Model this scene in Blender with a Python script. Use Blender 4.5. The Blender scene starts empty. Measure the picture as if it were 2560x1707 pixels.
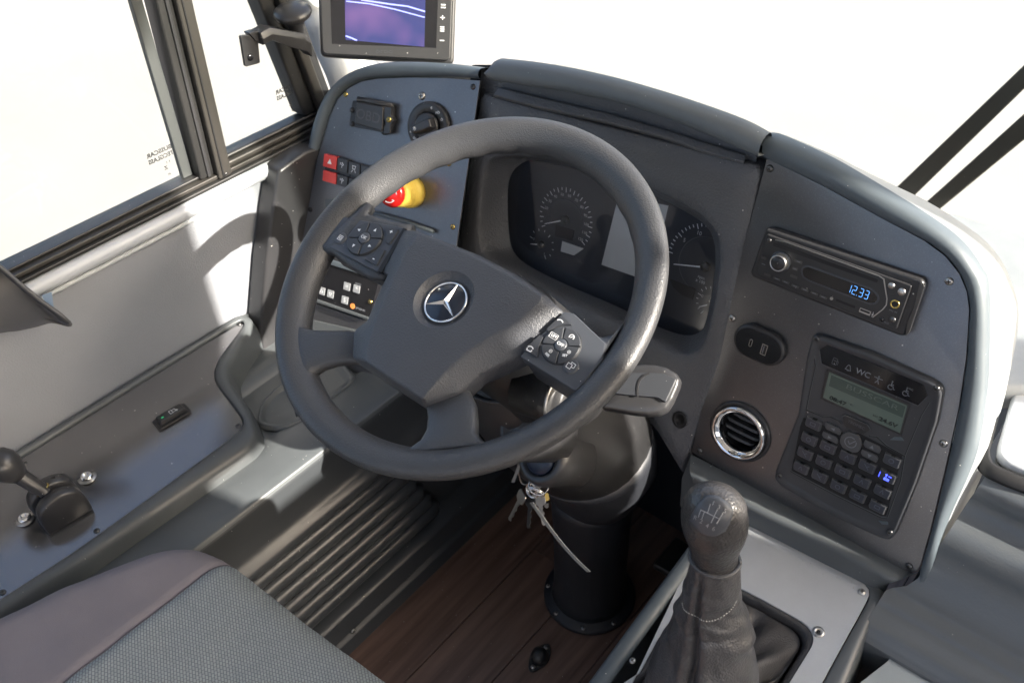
import bpy, bmesh, math, random
from math import radians, sin, cos, pi, atan2, sqrt
from mathutils import Vector, Matrix
random.seed(7)
sc = bpy.context.scene
# ------------------------------------------------------------------ camera, sky, sun, exposure
CAM = Vector((.568, -.551, 1.353))
FPX = 2209.5                                    # focal length in pixels of a 2560 px wide picture
yaw, pit, rol = radians(42), radians(40.5), radians(-3)
FW = Vector((-sin(yaw)*cos(pit), cos(yaw)*cos(pit), -sin(pit)))
r0_ = Vector((cos(yaw), sin(yaw), 0)); u0_ = r0_.cross(FW)
RT = r0_*cos(rol) + u0_*sin(rol); UP = -r0_*sin(rol) + u0_*cos(rol)
cd = bpy.data.cameras.new('camera'); cam = bpy.data.objects.new('camera', cd)
sc.collection.objects.link(cam)
M = Matrix((RT, UP, -FW)).transposed().to_4x4(); M.translation = CAM
cam.matrix_world = M
cd.sensor_width = 36; cd.lens = FPX/2560*36; cd.clip_start = .02; cd.clip_end = 500
cd.dof.use_dof = True; cd.dof.focus_distance = 1.0; cd.dof.aperture_fstop = 9
sc.camera = cam
SUN = Vector((1, .2, .60)).normalized()         # direction towards the sun
w = bpy.data.worlds.new('World'); sc.world = w; w.use_nodes = True
nt = w.node_tree; sky = nt.nodes.new('ShaderNodeTexSky'); sky.sky_type = 'NISHITA'; sky.sun_disc = False
sky.dust_density = 5.5; sky.ozone_density = .4; sky.air_density = .8; sky.sun_elevation = math.asin(SUN.z); sky.sun_rotation = atan2(SUN.x, SUN.y)
bg = nt.nodes['Background']; bg.inputs[1].default_value = .15
nt.links.new(sky.outputs[0], bg.inputs[0])
sd = bpy.data.lights.new('sun', 'SUN'); sd.energy = 5; sd.angle = radians(.5); sd.color = (1, .93, .83)
so = bpy.data.objects.new('sun', sd); sc.collection.objects.link(so)
so.rotation_euler = (-SUN).to_track_quat('-Z', 'Y').to_euler(); so.location = (4, 1, 5)
sc.view_settings.view_transform = 'Standard'; sc.view_settings.look = 'None'
sc.view_settings.gamma = 1; sc.view_settings.exposure = 1.9
sc.render.resolution_x = 1024; sc.render.resolution_y = 682
# ------------------------------------------------------------------ helpers
COL = sc.collection
CR = dict(A=(0,0,1.08844),B1=(0,0,.5485),B2=(700,0,.31881),B3=(700,150,.44643),B4=(1150,100,.5102),B5=(1750,300,.44653),
          B6=(1700,750,.44643),B7=(0,750,.61017),C1=(650,280,.60587),C2=(800,530,.23597),C3=(1250,700,.2551),
          C4=(1100,900,.51471),C5=(1600,1150,.35515),C6=(2050,900,.51463),C7=(1850,550,.22321),C8=(1900,800,.35088))
def V(*a): return Vector(a[0]) if len(a) == 1 else Vector(a)
def ray(k, X, Y):
    a = CR[k]; px = a[0]+X*a[2]; py = a[1]+Y*a[2]
    return (RT*((px-1280)/FPX) - UP*((py-853.5)/FPX) + FW).normalized()
def at(k, X, Y, n, q):                          # survey point: where a sight line meets the plane n.P = n.q
    r = ray(k, X, Y); n = V(n); return CAM + r*((n.dot(V(q)) - n.dot(CAM))/r.dot(n))
EX, EY, EZ = V(1,0,0), V(0,1,0), V(0,0,1)
class Fr:
    def __init__(s, O, u, n):
        s.O = V(O); s.n = V(n).normalized(); u = V(u); s.u = (u - s.n*u.dot(s.n)).normalized(); s.v = s.n.cross(s.u)
    def p(s, a, b, h=0): return s.O + s.u*a + s.v*b + s.n*h
    def k(s, t, X, Y, h=0):
        P = at(t, X, Y, s.n, s.O + s.n*h) - s.O; return (P.dot(s.u), P.dot(s.v))
    def ks(s, t, pts, h=0): return [s.k(t, x, y, h) for x, y in pts]
    def sub(s, a, b, h=0, rot=0):
        return Fr(s.p(a, b, h), s.u*cos(rot)+s.v*sin(rot), s.n)
def empty(name, loc, label, cat, group=None):
    o = bpy.data.objects.new(name, None); COL.objects.link(o); o.location = loc; o.empty_display_size = .02
    o['label'] = label; o['category'] = cat
    if group: o['group'] = group
    return o
def tag(o, label, cat, group=None):
    o['label'] = label; o['category'] = cat
    if group: o['group'] = group
    return o
def wloc(o):
    l = V(o.location)
    while o.parent: o = o.parent; l = l + o.location
    return l
def obj(name, vs, fs, mat, parent=None, smooth=False, bevel=0, seg=2, ang=35, mats=None, fm=None):
    vs = [V(v) for v in vs]
    if parent is None:
        lo = V(min(v.x for v in vs), min(v.y for v in vs), min(v.z for v in vs)); hi = V(max(v.x for v in vs), max(v.y for v in vs), max(v.z for v in vs))
        o0 = V((lo.x+hi.x)/2, (lo.y+hi.y)/2, lo.z); base = V(0,0,0)
    else:
        base = wloc(parent)
        c = V(0,0,0)
        for v in vs: c += v
        o0 = c/len(vs)
    me = bpy.data.meshes.new(name); me.from_pydata([v-o0 for v in vs], [], fs)
    bm = bmesh.new(); bm.from_mesh(me); bmesh.ops.recalc_face_normals(bm, faces=bm.faces); bm.to_mesh(me); bm.free()
    for m in (mats or [mat]): me.materials.append(m)
    if fm:
        for i, p in enumerate(me.polygons): p.material_index = fm[i]
    if smooth: me.shade_smooth() if hasattr(me, 'shade_smooth') else [setattr(p, 'use_smooth', True) for p in me.polygons]
    o = bpy.data.objects.new(name, me); COL.objects.link(o)
    if parent: o.parent = parent
    o.location = o0-base
    if bevel:
        b = o.modifiers.new('bevel', 'BEVEL'); b.width = bevel; b.segments = seg; b.limit_method = 'ANGLE'; b.angle_limit = radians(ang); b.harden_normals = False
        me.shade_smooth()
        e = o.modifiers.new('wn', 'WEIGHTED_NORMAL'); e.keep_sharp = True
    return o
def prism(name, pts, fr, h0, h1, mat, parent=None, bevel=.0008, seg=2, top=None, **kw):
    n = len(pts); top = top or pts
    vs = [fr.p(a, b, h0) for a, b in pts] + [fr.p(a, b, h1) for a, b in top]
    fs = [list(range(n))[::-1], list(range(n, 2*n))] + [[i, (i+1) % n, n+(i+1) % n, n+i] for i in range(n)]
    return obj(name, vs, fs, mat, parent, bevel=bevel, seg=seg, **kw)
def loft(name, rings, mat, parent=None, closed=True, caps=(True, True), smooth=True, **kw):
    m = len(rings[0]); vs = [p for r in rings for p in r]; fs = []
    for i in range(len(rings)-1):
        for j in range(m if closed else m-1):
            a = i*m+j; b = i*m+(j+1) % m; fs.append([a, b, b+m, a+m])
    if closed and caps[0]: fs.append(list(range(m))[::-1])
    if closed and caps[1]: fs.append(list(range((len(rings)-1)*m, len(rings)*m)))
    return obj(name, vs, fs, mat, parent, smooth=smooth, **kw)
def solidify(o, t, off=-1):
    s = o.modifiers.new('solid', 'SOLIDIFY'); s.thickness = t; s.offset = off; return o
def cr(pts, closed=False, n=8):
    P = [V(p) for p in pts]; out = []; N = len(P)
    for i in range(N if closed else N-1):
        g = (lambda j: P[j % N]) if closed else (lambda j: P[max(0, min(N-1, j))])
        a, b, c, d = g(i-1), g(i), g(i+1), g(i+2)
        for s in range(n):
            t = s/n; out.append(.5*((2*b)+(c-a)*t+(2*a-5*b+4*c-d)*t*t+(3*b-a-3*c+d)*t**3))
    if not closed: out.append(P[-1])
    return out
def resamp(P, n, closed=False):
    P = [V(p) for p in P]; Q = P+[P[0]] if closed else P
    L = [0]
    for i in range(len(Q)-1): L.append(L[-1]+(Q[i+1]-Q[i]).length)
    out = []; m = n if closed else n-1
    for i in range(n):
        t = L[-1]*i/m; j = 0
        while j < len(L)-2 and L[j+1] < t: j += 1
        d = L[j+1]-L[j]; out.append(Q[j].lerp(Q[j+1], (t-L[j])/d if d > 0 else 0))
    return out
def tube(name, path, r, mat, parent=None, n=8, caps=(True, True), flat=1, **kw):
    P = [V(p) for p in path]; rings = []; last = None
    for i, p in enumerate(P):
        d = (P[min(i+1, len(P)-1)]-P[max(i-1, 0)]).normalized()
        if last is None: a = d.orthogonal().normalized()
        else: a = (last - d*last.dot(d)).normalized()
        last = a; b = d.cross(a); rr = r(i/(len(P)-1)) if callable(r) else r
        rings.append([p+a*(rr*cos(2*pi*j/n))+b*(rr*flat*sin(2*pi*j/n)) for j in range(n)])
    return loft(name, rings, mat, parent, caps=caps, **kw)
def torus(name, fr, R, r, mat, parent=None, N=48, n=10, a0=0, a1=2*pi, fn=None, **kw):
    full = abs(a1-a0-2*pi) < 1e-6; rings = []
    for i in range(N+(0 if full else 1)):
        t = a0+(a1-a0)*i/N; d = fr.u*cos(t)+fr.v*sin(t)
        ring = []
        for j in range(n):
            s = 2*pi*j/n; rr = fn(t, s) if fn else r
            ring.append(fr.O+d*(R+rr*cos(s))+fr.n*(rr*sin(s)))
        rings.append(ring)
    if full: rings.append(rings[0])
    if not full: return loft(name, rings, mat, parent, **kw)
    vs = [p for g in rings[:-1] for p in g]; fs = []
    for i in range(N):
        for j in range(n):
            a = i*n+j; b = i*n+(j+1) % n; c = ((i+1) % N)*n+j; d = ((i+1) % N)*n+(j+1) % n; fs.append([a, b, d, c])
    return obj(name, vs, fs, mat, parent, smooth=True, **kw)
def revolve(name, fr, prof, mat, parent=None, n=32, sy=1, caps=None, **kw):
    rings = [[fr.p(r*cos(2*pi*j/n), r*sy*sin(2*pi*j/n), h) for j in range(n)] for r, h in prof]
    return loft(name, rings, mat, parent, caps=caps or (prof[0][0] > 0, prof[-1][0] > 0), **kw)
def circ(a, b, r, n=24, sy=1): return [(a+r*cos(2*pi*i/n), b+r*sy*sin(2*pi*i/n)) for i in range(n)]
def rrect(a, b, w, h, r=.002, n=4):
    out = []
    for cx, cy, s in ((a+w/2-r, b+h/2-r, 0), (a-w/2+r, b+h/2-r, 1), (a-w/2+r, b-h/2+r, 2), (a+w/2-r, b-h/2+r, 3)):
        for i in range(n+1):
            t = (s+i/n)*pi/2; out.append((cx+r*cos(t), cy+r*sin(t)))
    return out
def rnd(pts, r, n=4):                           # rounds the corners of a polygon
    out = []; N = len(pts); rr = r if isinstance(r, (list, tuple)) else [r]*N
    for i in range(N):
        p, a, b = Vector(pts[i]), Vector(pts[i-1]), Vector(pts[(i+1) % N])
        da, db = (a-p), (b-p); q = min(rr[i], da.length*.45, db.length*.45)
        s, e = p+da.normalized()*q, p+db.normalized()*q
        for j in range(n+1):
            t = j/n; out.append(tuple((s*(1-t)**2+p*(2*t*(1-t))+e*t*t)))
    return out
def shrink(pts, d):
    c = Vector((sum(p[0] for p in pts)/len(pts), sum(p[1] for p in pts)/len(pts)))
    N = len(pts); out = []
    ar = sum(pts[i][0]*pts[(i+1)%N][1]-pts[(i+1)%N][0]*pts[i][1] for i in range(N)); sg = 1 if ar > 0 else -1
    for i in range(N):
        a, p, b = Vector(pts[i-1]), Vector(pts[i]), Vector(pts[(i+1) % N])
        e1, e2 = p-a, b-p
        if e1.length < 1e-9: e1 = e2
        if e2.length < 1e-9: e2 = e1
        n1 = Vector((-e1.y, e1.x)).normalized(); n2 = Vector((-e2.y, e2.x)).normalized(); m = (n1+n2)
        if m.length < 1e-6: m = n1
        m.normalize(); k = d*sg/max(.35, m.dot(n1)); out.append(tuple(p+m*k))
    return out
def text(s, fr, a, b, size, mat, parent, h=0, rot=0, ext=.00012, sx=1, align='CENTER', name='lettering', weight=0):
    cu = bpy.data.curves.new('t', 'FONT'); cu.body = s; cu.size = size; cu.extrude = ext; cu.align_x = align; cu.align_y = 'CENTER'; cu.offset = weight; cu.resolution_u = 3
    to = bpy.data.objects.new('t', cu); COL.objects.link(to)
    dg = bpy.context.evaluated_depsgraph_get(); me = bpy.data.meshes.new_from_object(to.evaluated_get(dg))
    bpy.data.objects.remove(to); bpy.data.curves.remove(cu)
    f = fr.sub(a, b, h, rot); vs = [f.p(v.co.x*sx, v.co.y, v.co.z) for v in me.vertices]; fs = [list(p.vertices) for p in me.polygons]
    bpy.data.meshes.remove(me)
    if not fs: return
    return obj(name, vs, fs, mat, parent)
def strokes(name, fr, lines, wd, mat, parent, h=0, ext=.0002):   # icon made of little bars: lines = [[(a,b),...],...]
    vs = []; fs = []
    for L in lines:
        for i in range(len(L)-1):
            p, q = Vector(L[i]), Vector(L[i+1]); d = (q-p)
            if d.length < 1e-7: continue
            d.normalize(); n = Vector((-d.y, d.x))*wd/2; p2, q2 = p-d*wd*.3, q+d*wd*.3; k = len(vs)
            for hh in (h, h+ext):
                for c in (p2-n, q2-n, q2+n, p2+n): vs.append(fr.p(c.x, c.y, hh))
            fs += [[k+3,k+2,k+1,k], [k+4,k+5,k+6,k+7], [k,k+1,k+5,k+4], [k+1,k+2,k+6,k+5], [k+2,k+3,k+7,k+6], [k+3,k,k+4,k+7]]
    return obj(name, vs, fs, mat, parent)
def arc(a, b, r, t0, t1, n=10): return [(a+r*cos(radians(t0+(t1-t0)*i/n)), b+r*sin(radians(t0+(t1-t0)*i/n))) for i in range(n+1)]
def boolean(o, cutter, op='DIFFERENCE'):
    m = o.modifiers.new('b', 'BOOLEAN'); m.object = cutter; m.operation = op; m.solver = 'EXACT'
    bpy.context.view_layer.update(); dg = bpy.context.evaluated_depsgraph_get()
    me = bpy.data.meshes.new_from_object(o.evaluated_get(dg)); o.modifiers.clear(); o.data = me
    bpy.data.objects.remove(cutter)
def catr(pts, closed=False, n=6):
    return [(p.x, p.y) for p in cr([(a, b, 0) for a, b in pts], closed, n)]
# ------------------------------------------------------------------ materials
def mat(name, col, rough=.5, metal=0, grain=0, gscale=900, gtype='noise', dust=0, mottle=0, mscale=8, spec=.5, coat=0, emit=None, es=1, fleck=0, ior=None):
    m = bpy.data.materials.new(name); m.use_nodes = True; t = m.node_tree; N = t.nodes; L = t.links; b = N['Principled BSDF']
    b.inputs['Base Color'].default_value = (*col, 1); b.inputs['Roughness'].default_value = rough; b.inputs['Metallic'].default_value = metal
    b.inputs['Specular IOR Level'].default_value = spec
    if coat: b.inputs['Coat Weight'].default_value = coat; b.inputs['Coat Roughness'].default_value = .15
    if emit: b.inputs['Emission Color'].default_value = (*emit, 1); b.inputs['Emission Strength'].default_value = es
    tc = N.new('ShaderNodeTexCoord'); cur = None
    def mixc(fac, c2, c1=None):
        nonlocal cur
        x = N.new('ShaderNodeMix'); x.data_type = 'RGBA'
        if cur is None: x.inputs[6].default_value = (*col, 1)
        else: L.new(cur, x.inputs[6])
        x.inputs[7].default_value = (*c2, 1); L.new(fac, x.inputs[0]); cur = x.outputs[2]
    if mottle:
        n = N.new('ShaderNodeTexNoise'); n.inputs['Scale'].default_value = mscale; n.inputs['Detail'].default_value = 6; n.inputs['Roughness'].default_value = .65
        L.new(tc.outputs['Object'], n.inputs['Vector'])
        r = N.new('ShaderNodeMapRange'); r.inputs[1].default_value = .35; r.inputs[2].default_value = .7; r.inputs[3].default_value = 0; r.inputs[4].default_value = mottle
        L.new(n.outputs[0], r.inputs[0]); mixc(r.outputs[0], tuple(min(1, c*1.9+.02) for c in col))
        rr = N.new('ShaderNodeMapRange'); rr.inputs[3].default_value = rough*.85; rr.inputs[4].default_value = min(1, rough*1.25); L.new(n.outputs[0], rr.inputs[0]); L.new(rr.outputs[0], b.inputs['Roughness'])
    if fleck:
        n = N.new('ShaderNodeTexNoise'); n.inputs['Scale'].default_value = 750; n.inputs['Detail'].default_value = 2; L.new(tc.outputs['Object'], n.inputs['Vector'])
        r = N.new('ShaderNodeMapRange'); r.inputs[1].default_value = .52; r.inputs[2].default_value = .75; r.inputs[4].default_value = fleck; L.new(n.outputs[0], r.inputs[0])
        mixc(r.outputs[0], (.5, .5, .55))
    if dust:
        v = N.new('ShaderNodeTexVoronoi'); v.inputs['Scale'].default_value = 95; L.new(tc.outputs['Object'], v.inputs['Vector'])
        s = N.new('ShaderNodeSeparateColor'); L.new(v.outputs['Color'], s.inputs[0])
        a = N.new('ShaderNodeMath'); a.operation = 'MULTIPLY'; L.new(s.outputs[0], a.inputs[0]); L.new(s.outputs[0], a.inputs[1])
        a2 = N.new('ShaderNodeMath'); a2.operation = 'MULTIPLY'; L.new(a.outputs[0], a2.inputs[0]); a2.inputs[1].default_value = .085*dust
        c = N.new('ShaderNodeMath'); c.operation = 'LESS_THAN'; L.new(v.outputs['Distance'], c.inputs[0]); L.new(a2.outputs[0], c.inputs[1])
        mixc(c.outputs[0], (.55, .53, .5))
    if cur is not None: L.new(cur, b.inputs['Base Color'])
    if grain:
        if gtype == 'leather':
            g = N.new('ShaderNodeTexVoronoi'); g.feature = 'SMOOTH_F1'; g.inputs['Scale'].default_value = gscale; out = g.outputs['Distance']
        else:
            g = N.new('ShaderNodeTexNoise'); g.inputs['Scale'].default_value = gscale; g.inputs['Detail'].default_value = 3; out = g.outputs[0]
        L.new(tc.outputs['Object'], g.inputs['Vector'])
        bu = N.new('ShaderNodeBump'); bu.inputs['Strength'].default_value = grain; bu.inputs['Distance'].default_value = .0011 if gtype == 'leather' else .0006
        L.new(out, bu.inputs['Height']); L.new(bu.outputs[0], b.inputs['Normal'])
    return m
m_soft = mat('dash_soft_plastic', (.088,.091,.098), .42, grain=.8, gscale=430, gtype='leather', dust=1, mottle=.15)
m_hood = mat('hood_plastic', (.09,.10,.105), .42, grain=.15, gscale=600, dust=.6, mottle=.2)
m_bord = mat('border_plastic', (.075,.092,.105), .42, grain=.1, gscale=700, dust=.8, mottle=.2)
m_unit = mat('unit_plastic', (.05,.052,.057), .38, grain=.1, dust=.8)
m_panel = mat('panel_satin_laminate', (.150,.150,.156), .30, metal=.86, grain=.25, gscale=1500, dust=1.1, mottle=.2, mscale=5, fleck=.12)
m_rim = mat('wheel_rim_leather', (.046,.047,.050), .36, grain=.45, gscale=700, gtype='leather', mottle=.1, mscale=20)
m_pad = mat('wheel_pad_leather', (.052,.055,.063), .46, grain=.45, gscale=640, gtype='leather', mottle=.1, mscale=15)
m_spoke = mat('spoke_plastic', (.05,.053,.059), .40, grain=.4, gscale=700, gtype='leather', dust=.3)
m_pod = mat('button_pod_plastic', (.055,.060,.070), .4, grain=.12, gscale=1200, dust=.9)
m_body = mat('side_body_moulded', (.105,.115,.122), .33, grain=.3, gscale=350, dust=.6, mottle=.06)
m_key = mat('button_black', (.038,.041,.047), .38, grain=.1, gscale=1200, dust=.8)
m_black = mat('black_plastic', (.032,.032,.034), .32, grain=.15, gscale=900, dust=1)
m_shiny = mat('glossy_black_plastic', (.012,.012,.014), .12, dust=.8)
m_dark = mat('dark_recess', (.008,.008,.009), .6)
m_rubber = mat('rubber_black', (.02,.02,.02), .38, grain=.15, gscale=400, dust=.6)
m_alu = mat('window_frame_dark', (.045,.042,.038), .42, metal=.3, grain=.1, gscale=500, dust=.5)
m_wall = mat('wall_vinyl', (.225,.235,.255), .45, grain=.35, gscale=500, gtype='leather', mottle=.12, mscale=6)
m_trim = mat('wall_trim_vinyl', (.42,.44,.47), .35, grain=.2, gscale=500)
m_piping = mat('knitted_piping', (.45,.47,.48), .7, grain=1, gscale=700, gtype='leather')
m_cons = mat('console_moulded', (.08,.088,.092), .33, grain=.08, gscale=300, dust=.7, mottle=.2)
m_kick = mat('kick_panel_moulded', (.038,.042,.046), .33, dust=.7, mottle=.1, mscale=3)
m_plate = mat('console_plate_satin', (.245,.242,.245), .09, metal=.8, grain=.08, gscale=1400, dust=1, fleck=.1)
m_gplate = mat('gear_plate_satin', (.45,.465,.475), .34, metal=.4, grain=.35, gscale=1300, fleck=.5, mottle=.12, mscale=14)
m_white = mat('painted_white', (.75,.77,.78), .3, mottle=.1)
m_dashtop = mat('dash_top_pale', (.27,.285,.295), .40, grain=.1, gscale=400, mottle=.2, mscale=10)
m_lid = mat('storage_lid_pale', (.38,.40,.42), .32, grain=.15, gscale=500, mottle=.1)
m_steel = mat('screw_steel', (.4,.39,.36), .28, metal=1)
m_dsteel = mat('screw_dark', (.12,.12,.12), .3, metal=.9)
m_chrome = mat('chrome', (.85,.84,.82), .07, metal=1)
m_satin = mat('satin_metal', (.5,.49,.47), .3, metal=1, grain=.2, gscale=600)
m_brass = mat('brass', (.6,.45,.15), .25, metal=1)
m_emb = mat('emblem_disc', (.02,.026,.04), .08)
m_print = mat('white_print', (.75,.76,.77), .5)
m_gprint = mat('grey_print', (.18,.19,.21), .5)
m_dprint = mat('faint_print', (.09,.095,.105), .5)
m_glassc = mat('cluster_face', (.03,.034,.043), .3)
m_lcd = mat('lcd_grey', (.52,.53,.52), .25)
m_glcd = mat('lcd_green', (.11,.145,.125), .25)
m_glcd2 = mat('lcd_green_dark', (.06,.085,.075), .25)
m_red = mat('red_plastic', (.66,.06,.05), .35, grain=.1, dust=.6)
m_yel = mat('yellow_plastic', (.95,.68,.12), .3)
m_redcap = mat('red_cap', (.55,.012,.01), .2)
m_orange = mat('orange_dot', (.9,.3,.08), .3)
m_green = mat('green_led', (.02,.3,.1), .3, emit=(.05,.9,.3), es=.2)
m_blue = mat('blue_backlight', (.02,.03,.4), .3, emit=(.04,.06,1), es=2)
m_bclock = mat('radio_digits', (.1,.3,.6), .3, emit=(.12,.4,1), es=.4)
m_mauve = mat('seat_mauve_fabric', (.145,.130,.140), .85, grain=.7, gscale=1300, mottle=.15, mscale=12)
m_leather = mat('gear_boot_leather', (.046,.045,.047), .38, grain=.55, gscale=500, gtype='leather', mottle=.2, mscale=30)
m_knob = mat('knob_leather', (.038,.036,.036), .28, grain=.7, gscale=420, gtype='leather')
m_insert = mat('knob_insert', (.06,.064,.074), .42, grain=.1)
m_thread = mat('white_thread', (.42,.41,.38), .8)
m_tie = mat('clear_nylon', (.34,.34,.32), .25)
m_tie.node_tree.nodes['Principled BSDF'].inputs['Transmission Weight'].default_value = .4
m_chair = mat('flap_vinyl', (.045,.045,.048), .45, grain=.3, gscale=300, mottle=.2)
m_strap = mat('blue_grey_strap', (.18,.25,.36), .5)
m_lab = mat('dial_numbers', (.5,.5,.5), .5)
m_gauge = mat('needle_white', (.8,.8,.8), .4)
m_roof = mat('roof_lining', (.68,.67,.66), .7)
m_column = mat('column_shroud', (.024,.024,.025), .4, grain=.5, gscale=600, dust=.9)
m_boot = mat('column_boot_vinyl', (.018,.020,.025), .5, grain=.3, gscale=400, dust=.4)
def glass(name, tint=(.93,.95,.94), k=.12):
    m = bpy.data.materials.new(name); m.use_nodes = True; t = m.node_tree; N = t.nodes; N.clear()
    o = N.new('ShaderNodeOutputMaterial'); x = N.new('ShaderNodeMixShader'); a = N.new('ShaderNodeBsdfTransparent'); a.inputs[0].default_value = (*tint, 1)
    g = N.new('ShaderNodeBsdfGlossy'); g.inputs['Roughness'].default_value = .02; f = N.new('ShaderNodeLayerWeight'); f.inputs[0].default_value = .5
    pw = N.new('ShaderNodeMath'); pw.operation = 'POWER'; pw.inputs[1].default_value = 5; t.links.new(f.outputs['Facing'], pw.inputs[0])
    mu = N.new('ShaderNodeMath'); mu.operation = 'MULTIPLY_ADD'; mu.inputs[1].default_value = .8; mu.inputs[2].default_value = .035; t.links.new(pw.outputs[0], mu.inputs[0])
    t.links.new(mu.outputs[0], x.inputs[0]); t.links.new(a.outputs[0], x.inputs[1]); t.links.new(g.outputs[0], x.inputs[2]); t.links.new(x.outputs[0], o.inputs[0])
    return m
m_glass = glass('window_glass'); m_cglass = glass('cluster_lens', (.9,.91,.93))
def knit():
    m = mat('seat_knit_fabric', (.12,.135,.145), .8); t = m.node_tree; N = t.nodes; L = t.links; b = N['Principled BSDF']
    tc = N.new('ShaderNodeTexCoord'); mp = N.new('ShaderNodeMapping'); mp.inputs['Rotation'].default_value = (0, 0, .55); L.new(tc.outputs['Object'], mp.inputs[0])
    br = N.new('ShaderNodeTexBrick'); br.inputs['Scale'].default_value = 1; br.inputs['Brick Width'].default_value = .0045; br.inputs['Row Height'].default_value = .0030
    br.inputs['Mortar Size'].default_value = .00055; br.inputs['Mortar Smooth'].default_value = 1
    br.inputs['Color1'].default_value = (.24,.265,.27,1); br.inputs['Color2'].default_value = (.21,.235,.24,1); br.inputs['Mortar'].default_value = (.07,.08,.09,1)
    L.new(mp.outputs[0], br.inputs[0]); L.new(br.outputs['Color'], b.inputs['Base Color'])
    bu = N.new('ShaderNodeBump'); bu.inputs['Strength'].default_value = .8; bu.inputs['Distance'].default_value = .001; bu.invert = True
    L.new(br.outputs['Fac'], bu.inputs['Height']); L.new(bu.outputs[0], b.inputs['Normal']); return m
m_knit = knit()
def wood():
    m = mat('floor_wood', (.055,.03,.022), .38, grain=.15, gscale=200); t = m.node_tree; N = t.nodes; L = t.links; b = N['Principled BSDF']
    tc = N.new('ShaderNodeTexCoord'); mp = N.new('ShaderNodeMapping'); mp.inputs['Scale'].default_value = (60, 4, 10); L.new(tc.outputs['Object'], mp.inputs[0])
    n = N.new('ShaderNodeTexNoise'); n.inputs['Scale'].default_value = 1; n.inputs['Detail'].default_value = 8; L.new(mp.outputs[0], n.inputs[0])
    r = N.new('ShaderNodeValToRGB'); r.color_ramp.elements[0].position = .3; r.color_ramp.elements[0].color = (.075,.045,.034,1)
    r.color_ramp.elements[1].position = .75; r.color_ramp.elements[1].color = (.20,.125,.095,1); L.new(n.outputs[0], r.inputs[0]); L.new(r.outputs[0], b.inputs['Base Color']); return m
m_wood = wood()
def screen_mat():
    m = bpy.data.materials.new('monitor_picture'); m.use_nodes = True; t = m.node_tree; N = t.nodes; L = t.links; b = N['Principled BSDF']
    tc = N.new('ShaderNodeTexCoord'); mp = N.new('ShaderNodeMapping'); mp.inputs['Scale'].default_value = (9, 9, 9); L.new(tc.outputs['Object'], mp.inputs[0])
    n = N.new('ShaderNodeTexNoise'); n.inputs['Scale'].default_value = 1.2; L.new(mp.outputs[0], n.inputs[0])
    r = N.new('ShaderNodeValToRGB'); r.color_ramp.elements[0].position = .48; r.color_ramp.elements[0].color = (.02,.03,.17,1)
    r.color_ramp.elements[1].position = .65; r.color_ramp.elements[1].color = (.14,.07,.24,1); L.new(n.outputs[0], r.inputs[0])
    b.inputs['Base Color'].default_value = (.02,.02,.03,1); L.new(r.outputs[0], b.inputs['Emission Color']); b.inputs['Emission Strength'].default_value = .4; b.inputs['Roughness'].default_value = .2
    return m
m_screen = screen_mat()
m_sline = mat('screen_line', (.1,.1,.3), .3, emit=(.25,.3,.75), es=.6)
def concrete():
    m = mat('pale_concrete', (.232,.225,.212), .9, mottle=.10, mscale=.5); return m
m_conc = concrete()
# ------------------------------------------------------------------ shared screw
def screw_mesh():
    vs = []; fs = []; fm = []; n = 14
    for r, h in ((1, 0), (.98, .12), (.8, .42), (.5, .55)):
        for j in range(n): vs.append((r*cos(2*pi*j/n), r*sin(2*pi*j/n), h))
    for i in range(3):
        for j in range(n): fs.append([i*n+j, i*n+(j+1) % n, (i+1)*n+(j+1) % n, (i+1)*n+j]); fm.append(0)
    fs.append(list(range(3*n, 4*n))); fm.append(0)
    for sx, sy in ((.5, .13), (.13, .5)):
        k = len(vs); vs += [(-sx,-sy,.56), (sx,-sy,.56), (sx,sy,.56), (-sx,sy,.56)]; fs.append([k,k+1,k+2,k+3]); fm.append(1)
        if sx < sy:
            for q in range(4): vs[k+q] = (vs[k+q][0], vs[k+q][1], .565)
    me = bpy.data.meshes.new('screw'); me.from_pydata(vs, [], fs)
    for i, p in enumerate(me.polygons): p.material_index = fm[i]; p.use_smooth = fm[i] == 0
    return me
SM = {}
def screw(fr, a, b, h, r, parent, m=None, name='screw'):
    m = m or m_dsteel
    if m.name not in SM:
        me = screw_mesh(); me.materials.append(m); me.materials.append(m_dark); SM[m.name] = me
    o = bpy.data.objects.new(name, SM[m.name]); COL.objects.link(o); o.parent = parent
    t = random.uniform(0, pi); u = fr.u*cos(t)+fr.v*sin(t); v = fr.n.cross(u)
    R = Matrix((u*r, v*r, fr.n*r)).transposed().to_4x4()
    R.translation = fr.p(a, b, h) - wloc(parent); o.matrix_local = R
    return o
# ------------------------------------------------------------------ frames of reference (metres; wheel hub over x=y=0, floor z=0)
tw = radians(25.4)
FWH = Fr((0,0,.77), EX, (0, -sin(tw), cos(tw)))                       # steering wheel plane
tr = radians(14)
FR_ = Fr((.182,.326,.865), EX, (0, -cos(tr), sin(tr)))                # centre and right dash plane
FL = Fr((-.243,.319,.84), (.9816,.1908,0), (.1715,-.8823,.4384))      # left dash plane
FP = Fr((.37,.1,.377), EX, (0, -sin(radians(9)), cos(radians(9))))    # gear console plate
FC = Fr((-.4,-.2,.43), EX, EZ)                                        # left console top
FWL = Fr((-.532,0,.5), (0,-1,0), EX)                                  # side wall inner face  (u runs backwards)
FWL = Fr((-.532,0,0), (0,1,0), EX)                                    # a = y, b = z
FC = Fr((-.43,0,.440), (cos(radians(12)),0,-sin(radians(12))), (sin(radians(12)),0,cos(radians(12))))      # a across, b = y
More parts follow.
